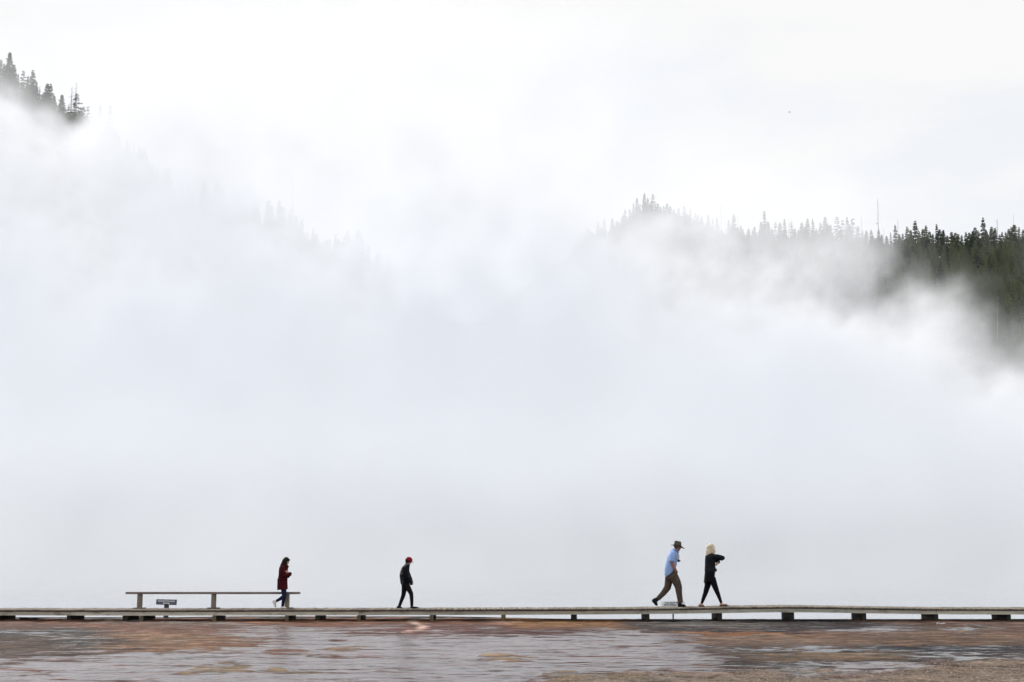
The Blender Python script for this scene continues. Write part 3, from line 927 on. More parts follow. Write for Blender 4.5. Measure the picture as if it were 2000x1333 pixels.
# left ridge, read off one by one: kind, px, top py, label
G = 'conifers along the steaming left ridge'
left = [
    ('narrow', 2, 116, 'grey conifer cut by the left edge of the frame on the high ridge', 1.1),
    ('narrow', 8, 124, 'thin faded conifer between the ridge top spire and the frame edge', 1),
    ('dense', 19.5, 101, 'tallest conifer, a pointed spire at the very top of the left ridge', 0.85),
    ('dense', 27, 125, 'faded conifer leaning on the right side of the topmost spire', 0.9),
    ('narrow', 36, 144, 'slim pale snaggy conifer just below the topmost spires', 0.6),
    ('open', 46, 137, 'feathery pale grey conifer in the second ridge clump', 1),
    ('narrow', 55, 148, 'short thin conifer squeezed between two taller ones in the second clump', 0.8),
    ('dense', 64, 136, 'dark leaning conifer that tops the second clump down the left ridge', 0.95),
    ('narrow', 72, 160, 'half hidden conifer on the lower side of the second clump', 1),
    ('narrow', 78, 168, 'hair thin faded conifer standing in the gap before the dark clump', 0.4),
    ('dense', 93, 162, 'dark twin topped conifer at the upper end of the clear dark clump', 0.9),
    ('dense', 99, 163, 'dark conifer pressed against the twin topped one in the clear clump', 0.85),
    ('broad', 86, 182, 'low bushy conifer half lost in steam left of the dark clump', 1),
    ('dense', 106, 186, 'dark conifer on the shoulder of the clear clump', 0.9),
    ('dense', 121.5, 184, 'small black spiky conifer standing clear in a gap on the left ridge', 0.95),
    ('open', 134, 205, 'short ragged conifer right of the small spiky one', 1),
    ('bare', 141.5, 169, 'tall sparse brown conifer with see-through branches on the left ridge', 1.1),
    ('bare', 149, 161, 'tall bare topped grey conifer beside the sparse brown one', 1),
    ('open', 150, 181, 'thin conifer with drooping boughs at the lower end of the dark clump', 1),
    ('open', 164, 207, 'rounded fuzzy conifer, second to last of the clear left ridge trees', 1.3),
    ('open', 172, 206, 'last clear conifer before the steam on the left ridge', 1.1),
    ('narrow', 196, 204, 'barely visible ghost conifer just right of the clear ridge trees', 1),
    ('narrow', 216, 203, 'second barely visible ghost conifer right of the clear ridge trees', 0.9),
]
for k, p, tp, lab, ws in left:
    plant(k, p, YL + rt.uniform(-7, 5), tp, lab, G, wscale=ws * 1.15)
for p, yb, k in ((110, 222, 'broad'), (120, 216, 'broad'), (128, 222, 'broad'), (136, 224, 'broad'), (145, 220, 'broad'), (153, 226, 'broad'), (160, 230, 'broad'), (166, 236, 'broad'),
                 (112, 236, 'dense'), (122, 238, 'dense'), (132, 244, 'dense'), (142, 246, 'dense'), (152, 250, 'dense'), (98, 214, 'broad'), (104, 225, 'dense'), (90, 205, 'broad'),
                 (13, 150, 'dense'), (30, 158, 'dense'), (45, 170, 'dense'), (60, 175, 'dense'), (70, 186, 'dense'), (4, 160, 'dense'), (20, 168, 'dense')):
    plant(k, p, YL - rt.uniform(8, 22), yb + rt.uniform(-2, 2), 'dark low conifer packed into the thicket under the left ridge spires', 'thicket under the left ridge spires')
# ghosts on the slope left of centre
ghosts = [(425, 352), (436, 366), (462, 372), (470, 388), (480, 392), (495, 388), (503, 398), (524, 390), (531, 400), (546, 390), (553, 402), (568, 408), (578, 418), (590, 428), (612, 444), (619, 455),
          (656, 456), (662, 466), (679, 450), (684, 462), (700, 446), (706, 458), (720, 478), (738, 492), (760, 505), (400, 352), (410, 372), (640, 470)]
for (p, tp), lab in zip(ghosts, ranked([g[0] for g in ghosts], [(455, 'the shorter faint trunk'), (573, 'the tall faint trunk'), (690, 'the gap in the last ghost group')], 'ghostly pale conifer')):
    plant(rt.choice(['dense', 'dense', 'narrow']), p, YL + rt.uniform(-6, 6), tp, lab, 'ghostly conifers on the slope left of centre')

# right hill, crest clump read off one by one
G = 'conifers on the rounded crest in thin steam'
for k, p, tp, lab, ws in (
        ('narrow', 1221, 409, 'small lone conifer at the foot of the rounded crest clump', 1.1),
        ('narrow', 1237, 396, 'slim conifer on the left flank of the rounded crest clump', 1),
        ('narrow', 1244, 386, 'left of the three spires topping the rounded crest', 0.9),
        ('narrow', 1258.5, 377, 'middle spire, darkest of the three topping the rounded crest', 0.8),
        ('narrow', 1265, 386, 'short conifer filling the gap between the two highest crest spires', 0.9),
        ('open', 1275, 377, 'right spire with layered boughs on the rounded crest', 1),
        ('dense', 1285, 397, 'round shouldered conifer on the right flank of the crest clump', 1)):
    plant(k, p, YR + rt.uniform(-4, 4), tp, lab, G, wscale=ws)
crest = ((1168, 432), (1180, 428), (1196, 426), (1205, 430), (1214, 424), (1230, 408), (1250, 398), (1270, 396), (1280, 400), (1296, 402), (1303, 397), (1309, 402), (1316, 408), (1325, 404), (1337, 402),
              (1348, 407), (1358, 416), (1364, 420), (1371, 422), (1383, 420), (1392, 426), (1400, 424), (1423, 428))
for (p, tp), lab in zip(crest, ranked([g[0] for g in crest], [(1221, 'the small lone conifer'), (1258.5, 'the dark middle spire'), (1290, 'the round shouldered conifer'), (1408, 'the thick bare pole')], 'pale crest conifer')):
    plant(rt.choice(['dense', 'narrow', 'narrow']), p, YR + rt.uniform(-5, 5), tp, lab, 'pale conifers along the rounded crest')
mid = [(1433, 418, 'narrow'), (1462, 446, 'dense'), (1474, 442, 'dense'), (1486, 432, 'dense'), (1493, 412, 'narrow'), (1499, 432, 'dense'), (1515, 432, 'open'), (1524, 434, 'dense'), (1532, 427, 'narrow'), (1545, 432, 'open'), (1552, 446, 'dense'),
       (1566, 434, 'dense'), (1577, 427, 'narrow'), (1587, 428, 'narrow'), (1572, 442, 'dense'), (1602, 434, 'dense'), (1611, 423, 'narrow'), (1616, 436, 'dense'), (1622, 438, 'dense'), (1634, 421, 'open'), (1646, 428, 'open'), (1654, 424, 'narrow'), (1659, 438, 'dense'),
       (1665, 425, 'open'), (1675, 441, 'dense'), (1684, 450, 'narrow'), (1692, 450, 'dense'), (1701, 448, 'dense'), (1716, 448, 'narrow'), (1722, 458, 'dense'), (1447, 440, 'narrow'), (1508, 446, 'dense'), (1560, 448, 'dense'), (1594, 446, 'dense'), (1642, 446, 'dense')]
for (p, tp, k), lab in zip(mid, ranked([g[0] for g in mid], [(1441, 'the stubby grey pole'), (1494, 'the tallest veiled spire'), (1543, 'the two close bare poles'), (1684.5, 'the leaning bare pole'), (1629, 'the even gap amid the ridge')][:4] + [(1606, 'the sharp notch in the veiled ridge')], 'veiled conifer')):
    plant(k, p, YR + rt.uniform(-6, 6), tp, lab, 'veiled conifers on the long right ridge')
G = 'dark conifers on the clear skyline at the right'
clear = [('narrow', 1739, 454, 'small black conifer where the clear skyline begins at the right', 0.8), ('narrow', 1748, 439, 'pointed conifer beside the first small one on the clear skyline', 0.9),
         ('dense', 1771, 442, 'dark twin crowned conifer early on the clear right skyline', 1), ('narrow', 1787, 431, 'tall notched conifer, first high spire of the clear right skyline', 1.1),
         ('narrow', 1808, 440, 'sharp conifer right of the first high spire on the clear skyline', 1), ('narrow', 1829, 437, 'pale thin topped conifer standing above the clear skyline', 0.7),
         ('narrow', 1919.5, 425, 'tallest dark spire of the clear right skyline', 1), ('dense', 1936, 442, 'full dark conifer between the tallest spire and the grey snag', 1),
         ('dense', 1981, 438, 'broad dark conifer mass near the right edge of the skyline', 1.25), ('narrow', 1990, 443, 'dark conifer leaning into the broad mass at the right edge', 1)]
for k, p, tp, lab, ws in clear:
    plant(k, p, YR + rt.uniform(-4, 4), tp, lab, G, wscale=ws)
skyline = ((1731, 462), (1756, 456), (1763, 458), (1778, 450), (1795, 452), (1802, 446), (1815, 450), (1822, 456), (1835, 448), (1842, 450), (1850, 458), (1858, 453), (1866, 452), (1871, 455), (1878, 458), (1886, 454), (1893, 454), (1900, 452),
              (1904, 443), (1910, 448), (1926, 450), (1943, 446), (1952, 456), (1957, 452), (1964, 452), (1970, 446), (1975, 442), (1998, 448), (2006, 440), (1784, 460), (1860, 462), (1930, 460))
for (p, tp), lab in zip(skyline, ranked([g[0] for g in skyline], [(1754, 'the thin bare spike'), (1787, 'the first high spire'), (1829, 'the pale thin topped conifer'), (1919.5, 'the tallest dark spire'), (1948, 'the thick grey snag'), (1981, 'the broad mass by the edge')], 'dark skyline conifer')):
    plant(rt.choice(['dense', 'dense', 'narrow', 'dense']), p, YR + rt.uniform(-6, 6), tp + rt.uniform(-2, 2), lab, 'ordinary conifers of the right skyline')
# the wall of forest below the skyline: rows stepping down the slope, front rows hide the back ones
wall = []
for row, Y in enumerate(np.arange(YR - 12, 395, -11.5)):
    zr = None
    p = 1560 + (row % 3) * 5
    while p < 2030:
        x_ = at(p, 500, Y).x
        z_ = float(hill_z(x_, Y))
        py_b = px_of(np.array(x_), np.array(Y), np.array(z_))[1]
        h = rt.choice((rt.uniform(8, 11), rt.uniform(9, 15.5)))
        tp = px_of(np.array(x_), np.array(Y), np.array(z_ + h))[1]
        edge_py = np.interp(p, [1560, 1620, 1680, 1720, 1800, 1860, 1900, 2000], [560, 580, 600, 610, 640, 690, 740, 800])
        if tp > 456 and tp < edge_py:
            wall.append((p + rt.uniform(-5, 5), Y + rt.uniform(-4, 4), tp))
        p += rt.uniform(11, 21)
rt.shuffle(wall)
room = 292 - len(planted)
for p, Y, tp in sorted(wall[:room], key=lambda q: -q[1]):
    clear_side = p > 1765
    plant(rt.choice(['dense', 'dense', 'narrow', 'dense', 'open', 'broad']), p, Y, tp,
          'dark green conifer in the dense wall of forest at the right' if clear_side else 'conifer half lost in drifting steam below the right ridge',
          'conifers in the forest wall at the right' if clear_side else 'conifers half lost below the right ridge')
rest = [q for q in wall[room:]]
# what stands behind and between them reads as one mass
FV, FF, base_i = [], [], 0
src = KINDS['dense'] + KINDS['narrow']
src_np = []
for tm_, cm_ in src:
    v_ = np.empty(len(cm_.vertices) * 3, np.float32)
    cm_.vertices.foreach_get('co', v_)
    f_ = np.array([list(q.vertices) for q in cm_.polygons if len(q.vertices) == 4])
    src_np.append((v_.reshape(-1, 3), f_))
extra = [(1120, 1440, YR, 240, 6, 9.5), (170, 760, YL, 260, 6, 10), (1440, 1720, YR, 150, 6, 10)]
spots = [(at(p, tp, Y).x, Y, at(p, tp, Y).z - float(hill_z(at(p, tp, Y).x, Y))) for p, Y, tp in rest]
for _ in range(260):
    p = rt.uniform(1440, 2300)
    Y = rt.uniform(YR - 90, YR + 30)
    spots.append((at(p, 480, Y).x, Y, rt.uniform(6.5, 9.5)))
for _ in range(110):
    p = rt.uniform(-160, 230)
    Y = rt.uniform(YL - 60, YL + 16)
    spots.append((at(p, 300, Y).x, Y, rt.uniform(5, 8)))
for p0, p1, Y0_, cnt, h0, h1 in extra:
    for _ in range(cnt):
        Y = Y0_ - 75 * rt.random() ** 1.6 + 8
        spots.append((at(rt.uniform(p0, p1), 430, Y).x, Y, rt.uniform(h0, h1)))
for x_, Y, h in spots:
    v_, f_ = rt.choice(src_np)
    a_ = rt.uniform(0, 6.28)
    sc = np.array([h, h, h])
    q = v_ * sc
    q = np.stack([q[:, 0] * math.cos(a_) - q[:, 1] * math.sin(a_) + x_, q[:, 0] * math.sin(a_) + q[:, 1] * math.cos(a_) + Y, q[:, 2] + float(hill_z(x_, Y)) - 0.3], -1)
    FV.append(q)
    FF.append(f_ + base_i)
    base_i += len(v_)
tag(link('forest', np_mesh('forest', np.concatenate(FV), np.concatenate(FF), needles)), kind='stuff')


# dead standing trunks
def snag(px, top_py, base_py, Y, r, label, lean=0.0, stubs=(), crook=0.0):
    b = at(px, base_py, Y)
    zb = min(float(hill_z(b.x, Y)) - 0.3, b.z)
    top = at(px + lean, top_py, Y)
    h = top.z - zb
    t = empty('dead_tree', (b.x, Y, zb))
    tag(t, label, 'dead tree', 'dead standing trunks on the hillsides')
    lx = top.x - b.x
    pts = [(lx * q + crook * math.sin(q * 9) * q, 0.15 * math.sin(5 * q), h * q) for q in np.linspace(0, 1, 12)]
    v, f = tube(pts, [r * (1 - 0.72 * q) for q in np.linspace(0, 1, 12)], 7)
    link('trunk', mesh('trunk', v, f, grey_bark, True), t)
    for q, ln, up in stubs:
        c = Vector((lx * q + crook * math.sin(q * 9) * q, 0, h * q))
        v, f = tube([c, c + Vector((ln * 0.6, 0.1, up * 0.5)), c + Vector((ln, 0.2, up))], [r * 0.4, r * 0.28, r * 0.12], 5)
        link('branch', mesh('branch', v, f, grey_bark), t)


snag(573, 338, 425, YL, 0.30, 'tall faint bare trunk rising from the ghostly slope left of centre', -1)
snag(455, 337, 400, YL, 0.26, 'shorter faint bare trunk far left on the ghostly slope')
snag(393, 330, 360, YL, 0.14, 'tiny faint bare pole at the upper end of the ghostly slope')
snag(1408, 397, 450, YR, 0.26, 'thick bare pole right of the rounded crest', 0)
snag(1416.5, 405, 450, YR, 0.12, 'hair thin bare pole right beside the thick pole near the crest', -1)
snag(1441, 422, 470, YR, 0.2, 'stubby grey pole at the low point between crest and long ridge', 0)
snag(1540, 424, 470, YR, 0.13, 'thin bare pole among the veiled conifers of the long ridge', 0, ((0.8, 0.6, 0.3),))
snag(1545.5, 424, 470, YR, 0.17, 'second bare pole close beside the thin one on the long ridge', 1)
snag(1684.5, 422, 470, YR, 0.17, 'leaning bare pole left of the tall crooked dead tree', -3)
snag(1718, 389, 470, YR, 0.26, 'tall crooked dead tree with a side branch above the steam at right', -5, ((0.56, -1.6, 0.1), (0.555, -0.9, -0.3), (0.75, 0.5, 0.5)), 0.25)
snag(1754, 428, 470, YR, 0.16, 'thin bare spike between the first conifers of the clear skyline', -1)
snag(1727, 446, 480, YR, 0.12, 'short thin bare pole where steam meets the clear skyline', -1)
snag(1948, 428, 490, YR - 8, 0.26, 'thick grey dead trunk standing above the right skyline', -1, ((0.93, -0.5, 0.5), (0.7, 0.4, 0.2)), 0.1)
snag(1979, 418, 470, YR, 0.12, 'needle thin bare pole near the right edge of the skyline', 0)
snag(1814.5, 510, 565, 545, 0.14, 'thin pale trunk standing against the forest above the steam', 0)
snag(1948.5, 580, 720, 440, 0.19, 'long pale bare trunk low in the forest wall at the right', 0, ((0.9, 0.5, 0.1), (0.8, -0.4, 0.05), (0.62, 0.4, -0.1), (0.5, -0.3, 0.1)), 0.05)

# ------------------------------------------------------------------ bird
bmat = plain('bird_feathers', (0.04, 0.04, 0.045), 0.8)
bp = at(1542, 220, 80)
bird = empty('bird', bp)
tag(bird, 'tiny dark bird flying high in the white sky right of centre', 'bird')
v, f = tube([(-0.055, 0, 0), (-0.03, 0, 0.004), (0.0, 0, 0.003), (0.03, 0, 0.006), (0.05, 0, 0.008), (0.062, 0, 0.005)], [0.002, 0.011, 0.015, 0.012, 0.010, 0.001], 8)
link('body', mesh('body', v, f, bmat, True), bird)
for s_ in (-1, 1):
    link('wing', mesh('wing', [(0.022, 0, 0.012), (-0.02, 0, 0.012), (-0.012, 0.045 * s_, 0.034), (-0.05, 0.095 * s_, 0.03), (0.022, 0.05 * s_, 0.036), (0.0, 0.02 * s_, 0.006)],
                       [(0, 1, 2, 4), (4, 2, 3), (0, 5, 1), (5, 2, 1), (5, 0, 4), (5, 4, 3), (5, 3, 2)], bmat), bird)
link('tail', mesh('tail', [(-0.045, 0, 0.003), (-0.085, 0.014, 0.004), (-0.078, 0, 0.002), (-0.085, -0.014, 0.004), (-0.06, 0, -0.003)], [(0, 2, 1), (0, 3, 2), (0, 1, 4), (0, 4, 3), (1, 2, 4), (2, 3, 4)], bmat), bird)
# ------------------------------------------------------------------ people
skin_mat = cloth('skin', (0.48, 0.31, 0.24), 0.6, 0.08, 20)
tan_skin = cloth('tanned_skin', (0.40, 0.20, 0.14), 0.6, 0.08, 20)
eye_mat = plain('eye', (0.03, 0.025, 0.025), 0.25)
lip_mat = plain('lips', (0.34, 0.12, 0.11), 0.5)


class Figure:
    """One person laid out in side view: photo pixels for the stance, metres across the walk, facing +X."""

    def __init__(self, px0, py0, Y, label):
        self.px0, self.py0 = px0, py0
        self.m = at(1001, 1140, Y).x - at(1000, 1140, Y).x
        x_ = at(px0, py0, Y).x
        self.root = empty('person', (x_, Y, deck_z(x_) + 0.002))
        tag(self.root, label, 'person', 'walkers on the boardwalk')

    def p(self, s):
        return Vector(((s[0] - self.px0) * self.m, s[2], (self.py0 - s[1]) * self.m))

    def loft(self, st, seg=14, caps=True):
        """st: (px, py, lateral m, half depth px, half width m[, ring tilt deg])."""
        c = [self.p(s) for s in st]
        V_, F_ = [], []
        for i, s in enumerate(st):
            d = c[min(i + 1, len(c) - 1)] - c[max(i - 1, 0)]
            if len(s) > 5:
                e1 = Vector((math.cos(R(s[5])), 0, math.sin(R(s[5]))))
                e2 = Vector((0, 1, 0))
            else:
                d.normalize()
                e1 = d.cross(Vector((0, 1, 0)))
                e1 = e1.normalized() if e1.length > 0.1 else Vector((1, 0, 0))
                e2 = d.cross(e1).normalized()
            rf, rl = s[3] * self.m, s[4]
            V_ += [c[i] + e1 * (rf * math.cos(t)) + e2 * (rl * math.sin(t)) for t in [2 * math.pi * k / seg for k in range(seg)]]
        for i in range(1, len(st)):
            F_ += [((i - 1) * seg + k, (i - 1) * seg + (k + 1) % seg, i * seg + (k + 1) % seg, i * seg + k) for k in range(seg)]
        n_ = len(st)
        a_, b_ = len(V_), len(V_) + 1
        d0 = (c[0] - c[1]).normalized() * min(st[0][3] * self.m, st[0][4]) * 0.6
        d1 = (c[-1] - c[-2]).normalized() * min(st[-1][3] * self.m, st[-1][4]) * 0.6
        V_ += [c[0] + (d0 if caps else d0 * 0.05), c[-1] + (d1 if caps else d1 * 0.05)]
        F_ += [(a_, (k + 1) % seg, k) for k in range(seg)] + [(b_, (n_ - 1) * seg + k, (n_ - 1) * seg + (k + 1) % seg) for k in range(seg)]
        return V_, F_

    def limb(self, *st):
        """(px, py, lateral, radius px) joints -> round tapered limb."""
        return self.loft([(a, b, c_, r, r * self.m) for a, b, c_, r in st], 12)

    def ball(self, c, r, M=None, seg=16, rings=10):
        """Ellipsoid: centre Vector in local metres, radii, optional rotation."""
        V_, F_ = [], []
        for i in range(rings + 1):
            th = math.pi * i / rings
            for k in range(seg):
                ph = 2 * math.pi * k / seg
                v = Vector((r[0] * math.sin(th) * math.cos(ph), r[1] * math.sin(th) * math.sin(ph), r[2] * math.cos(th)))
                V_.append(c + (M @ v if M else v))
        for i in range(rings):
            F_ += [(i * seg + k, (i + 1) * seg + k, (i + 1) * seg + (k + 1) % seg, i * seg + (k + 1) % seg) for k in range(seg)]
        return V_, F_

    def head(self, px, py, s, pitch=0, yaw=0):
        """Skull, jaw, nose, brow, ears and lips around a head centre; returns shapes and sets the head frame."""
        self.hc, self.hs = self.p((px, py, 0)), s
        self.hm = Matrix.Rotation(R(yaw), 3, 'Z') @ Matrix.Rotation(R(pitch), 3, 'Y')
        h = lambda x, y, z: self.hc + self.hm @ (Vector((x, y, z)) * s)
        b = lambda c, r: self.ball(h(*c), [q * s for q in r], self.hm)
        return [b((-0.012, 0, 0.025), (0.095, 0.076, 0.092)), b((0.02, 0, -0.045), (0.066, 0.058, 0.07)), b((0.052, 0, -0.088), (0.026, 0.028, 0.022)),
                b((0.095, 0, -0.022), (0.017, 0.014, 0.016)), b((0.086, 0, 0.0), (0.012, 0.010, 0.03)), b((0.072, 0, 0.036), (0.016, 0.05, 0.013)),
                b((0.055, 0.03, -0.025), (0.028, 0.024, 0.022)), b((0.055, -0.03, -0.025), (0.028, 0.024, 0.022)),
                b((-0.008, 0.078, -0.008), (0.02, 0.009, 0.032)), b((-0.008, -0.078, -0.008), (0.02, 0.009, 0.032)), b((0.08, 0, -0.06), (0.012, 0.024, 0.012))]

    def hp(self, x, y, z):
        return self.hc + self.hm @ (Vector((x, y, z)) * self.hs)

    def face(self):
        for s_ in (-1, 1):
            o = self.mesh('eye', [self.ball(self.hp(0.074, 0.031 * s_, 0.014), [q * self.hs for q in (0.012, 0.013, 0.011)], self.hm, 10, 6)], eye_mat)
        self.mesh('mouth', [self.ball(self.hp(0.087, 0, -0.06), [q * self.hs for q in (0.008, 0.024, 0.006)], self.hm, 10, 6)], lip_mat)

    def hand(self, px, py, lat, tip_px, tip_py, tip_lat, s, palm=(0, -1, 0), curl=35):
        """Palm, four unequal fingers bent at two joints and a thumb off the side of the palm."""
        w_, t_ = self.p((px, py, lat)), self.p((tip_px, tip_py, tip_lat))
        d = (t_ - w_).normalized()
        n_ = Vector(palm)
        n_ = (n_ - d * n_.dot(d)).normalized()
        side = d.cross(n_).normalized()
        out = []

        def chain(pts, rs):
            V_, F_ = [], []
            tv_, tf_ = tube(pts, rs, 8)
            return [tuple(q) for q in tv_], tf_
        out.append(self.ball(w_ + d * 0.045 * s, [0.05 * s, 0.042 * s, 0.016 * s], Matrix((d, side, n_)).transposed(), 12, 8))
        for k, ln in enumerate((0.072, 0.082, 0.076, 0.058)):
            o_ = w_ + d * 0.078 * s + side * (0.031 - 0.0207 * k) * s
            pts = [o_ - d * 0.03 * s, o_]
            dd = d.copy()
            for q in range(3):
                dd = (Matrix.Rotation(R(curl), 3, side) @ dd) if (Matrix.Rotation(R(curl), 3, side) @ dd).dot(n_) > dd.dot(n_) else (Matrix.Rotation(R(-curl), 3, side) @ dd)
                pts.append(pts[-1] + dd * ln * s * (0.42, 0.32, 0.26)[q])
            out.append(chain(pts, [0.009 * s, 0.009 * s, 0.0085 * s, 0.008 * s, 0.006 * s]))
        th = [w_ + d * 0.02 * s + side * 0.02 * s, w_ + d * 0.045 * s + side * 0.05 * s + n_ * 0.012 * s, w_ + d * 0.075 * s + side * 0.056 * s + n_ * 0.026 * s, w_ + d * 0.095 * s + side * 0.05 * s + n_ * 0.034 * s]
        out.append(chain(th, [0.013 * s, 0.0105 * s, 0.009 * s, 0.0065 * s]))
        return out

    def mesh(self, name, shapes, mat, voxel=None, smooth=2, label=None):
        V_, F_ = [], []
        for v, f in shapes:
            b_ = len(V_)
            V_ += v
            F_ += [tuple(b_ + q for q in t) for t in f]
        me = mesh(name, V_, F_, mat, True)
        if voxel:
            bm = bmesh.new(); bm.from_mesh(me)
            bmesh.ops.recalc_face_normals(bm, faces=bm.faces[:])
            bm.to_mesh(me); bm.free()
            tmp = bpy.data.objects.new('tmp', me)
            C.objects.link(tmp)
            r_ = tmp.modifiers.new('r', 'REMESH')
            r_.mode, r_.voxel_size, r_.use_smooth_shade = 'VOXEL', voxel, True
            if smooth:
                q = tmp.modifiers.new('s', 'SMOOTH')
                q.factor, q.iterations = 0.5, smooth
            dg = bpy.context.evaluated_depsgraph_get()
            me2 = bpy.data.meshes.new_from_object(tmp.evaluated_get(dg))
            bpy.data.objects.remove(tmp)
            me2.name = name
            me2.materials.clear()
            me2.materials.append(mat)
            me2.polygons.foreach_set('use_smooth', [True] * len(me2.polygons))
            me = me2
        o = link(name, me, self.root)
        if label:
            o['label'] = label
        return o

    def foot(self, ank, heel, toe, lat, h, w):
        """Foot or shoe between heel and toe with an instep up to the ankle."""
        mid = [(heel[i] * 0.45 + toe[i] * 0.55) for i in (0, 1)]
        n_ = Vector((toe[0] - heel[0], -(toe[1] - heel[1])))
        up = Vector((-n_.y, n_.x)).normalized()
        o_ = lambda q, k: (q[0] + up.x * k, q[1] - up.y * k)
        a1, a2, a3 = o_(heel, h * 0.55), o_(mid, h * 0.45), o_(toe, h * 0.3)
        a0 = (a1[0] * .75 + a2[0] * .25, a1[1] * .75 + a2[1] * .25)
        return [self.loft([(*a1, lat, h * 0.52, w * 0.8), (*a0, lat, h * 0.56, w * 0.88), (*a2, lat, h * 0.45, w), (a2[0] * .35 + a3[0] * .65, a2[1] * .35 + a3[1] * .65, lat, h * 0.36, w * 0.98), (*a3, lat, h * 0.22, w * 0.6)], 14),
                self.loft([(ank[0], ank[1], lat, h * 0.5, w * 0.72), ((ank[0] + a0[0]) / 2, (ank[1] + a0[1]) / 2, lat, h * 0.52, w * 0.75), (*a0, lat, h * 0.5, w * 0.78)], 12)]


PY_ = 41.05
# --- person in the dark red coat, walking past the end of the bench
f = Figure(552, 1187.6, 40.75, 'person in a dark red hooded coat with folded arms passing the end of the bench')
hd = f.head(556.9, 1096.6, 0.86, 24)
body = hd + [f.limb((555.5, 1100, 0, 3.2), (552, 1106, 0, 3.6)),
             f.loft([(552, 1106, 0, 4, .10, 0), (551, 1112, 0, 6, .125, 0), (551, 1122, 0, 6, .115, 0), (551, 1131, 0, 5.5, .105, 0), (551.5, 1141, 0, 6.6, .125, 0), (552.5, 1148, 0, 6, .12, 0)]),
             f.limb((551.5, 1108, -.12, 3), (556.5, 1124, -.15, 2.5), (564, 1119, -.10, 1.9)), f.limb((551.5, 1108, .12, 3), (560, 1125, .15, 2.5), (565, 1118.5, -.02, 1.9)),
             f.limb((553, 1147, -.06, 4.6), (555.5, 1165, -.065, 3), (552.7, 1184, -.065, 2)), f.limb((552.5, 1147, .06, 4.6), (553, 1164, .065, 3), (539, 1173, .065, 2))]
body += f.hand(564, 1119, -.10, 558, 1113.5, -.17, .86, (-1, 0.3, 0), 25) + f.hand(565, 1118.5, -.02, 560, 1124, -.1, .86, (-1, .3, 0), 35)
body += f.foot((552.6, 1183), (550.4, 1187), (559, 1187.2), -.065, 3.2, .03) + f.foot((538.5, 1173.5), (532.5, 1174.5), (536.3, 1183.5), .065, 3.2, .03)
f.mesh('body', body, skin_mat, 0.007, 1)
f.face()
red = cloth('dark_red_coat', (0.050, 0.006, 0.009), 0.9, 0.5, 9)
navy = cloth('navy_denim', (0.014, 0.018, 0.05), 0.85, 0.3, 16)
f.mesh('coat', [f.loft([(553.8, 1102.5, 0, 5.2, .075, 10), (552.7, 1106, 0, 8.2, .15, 5), (552, 1110, 0, 8.9, .17, 0), (551.5, 1117, 0, 8.7, .165, 0), (551.2, 1124, 0, 8.6, .155, 0), (550.6, 1130, 0, 9.4, .15, 0),
                        (550.4, 1138, 0, 10, .165, 0), (550.7, 1145, 0, 10.2, .175, 2), (550.8, 1151, 0, 10.3, .18, 4)], 20, False),
                f.limb((551, 1107.5, -.13, 4.2), (552.5, 1115, -.165, 4.2), (556.5, 1125, -.175, 3.9), (561, 1122.5, -.15, 3.3), (565.6, 1119.5, -.09, 2.5)),
                f.limb((551.5, 1107.5, .13, 4.2), (555, 1117, .16, 4.2), (560.5, 1126, .15, 3.8), (564.5, 1122, .05, 3.2), (566, 1119, -.02, 2.6)),
                f.limb((558, 1108.5, -.03, 2.8), (561.5, 1106, 0, 1.9))], red, 0.011, 2)
f.mesh('hood', [f.loft([(548, 1099.5, 0, 2.6, .07, 60), (548.5, 1103, 0, 4.2, .105, 30), (550.5, 1106.5, 0, 5, .11, 15)], 16)], red, 0.01, 2)
f.mesh('belt', [f.loft([(550.3, 1130.8, 0, 10.3, .163, 2), (550.3, 1133.2, 0, 10.5, .168, 2)], 20, False)], red, 0.009, 1)
f.mesh('trousers', [f.limb((553, 1146, -.06, 5.6), (554.8, 1158, -.065, 4.6), (555, 1166, -.065, 4.1), (553.4, 1176, -.065, 3.2), (552.7, 1183, -.065, 2.8)),
                    f.limb((552.5, 1146, .06, 5.6), (553.6, 1157, .065, 4.6), (553, 1164, .065, 4.1), (546, 1169.2, .065, 3.2), (538.8, 1173, .065, 2.7)),
                    f.loft([(551.5, 1140, 0, 7, .125, 0), (552.5, 1149, 0, 6.6, .125, 0)])], navy, 0.009, 2)
pink = cloth('white_trainer', (0.80, 0.73, 0.71), 0.7, 0.06, 20)
f.mesh('shoe', f.foot((552.6, 1184.2), (549.4, 1187.6), (560, 1187.6), -.065, 4.4, .042), pink, 0.007, 1)
f.mesh('shoe', f.foot((539, 1174.5), (530.6, 1174), (536.2, 1185.5), .065, 5.4, .043), pink, 0.007, 1)
dark_hair = cloth('dark_brown_hair', (0.018, 0.012, 0.010), 0.55, 0.4, 30)
h = f.hp
f.mesh('hair', [f.ball(h(-0.02, 0, 0.05), (0.088, 0.078, 0.078), f.hm), f.ball(h(-0.05, 0, -0.02), (0.075, 0.082, 0.10), f.hm), f.ball(h(0.055, 0, 0.082), (0.04, 0.06, 0.026), f.hm),
                f.ball(h(-0.01, -0.072, -0.05), (0.045, 0.02, 0.085), f.hm), f.ball(h(-0.01, 0.072, -0.05), (0.045, 0.02, 0.085), f.hm), f.ball(h(0.035, -.075, -.075), (0.03, .018, .06), f.hm)], dark_hair, 0.008, 2)

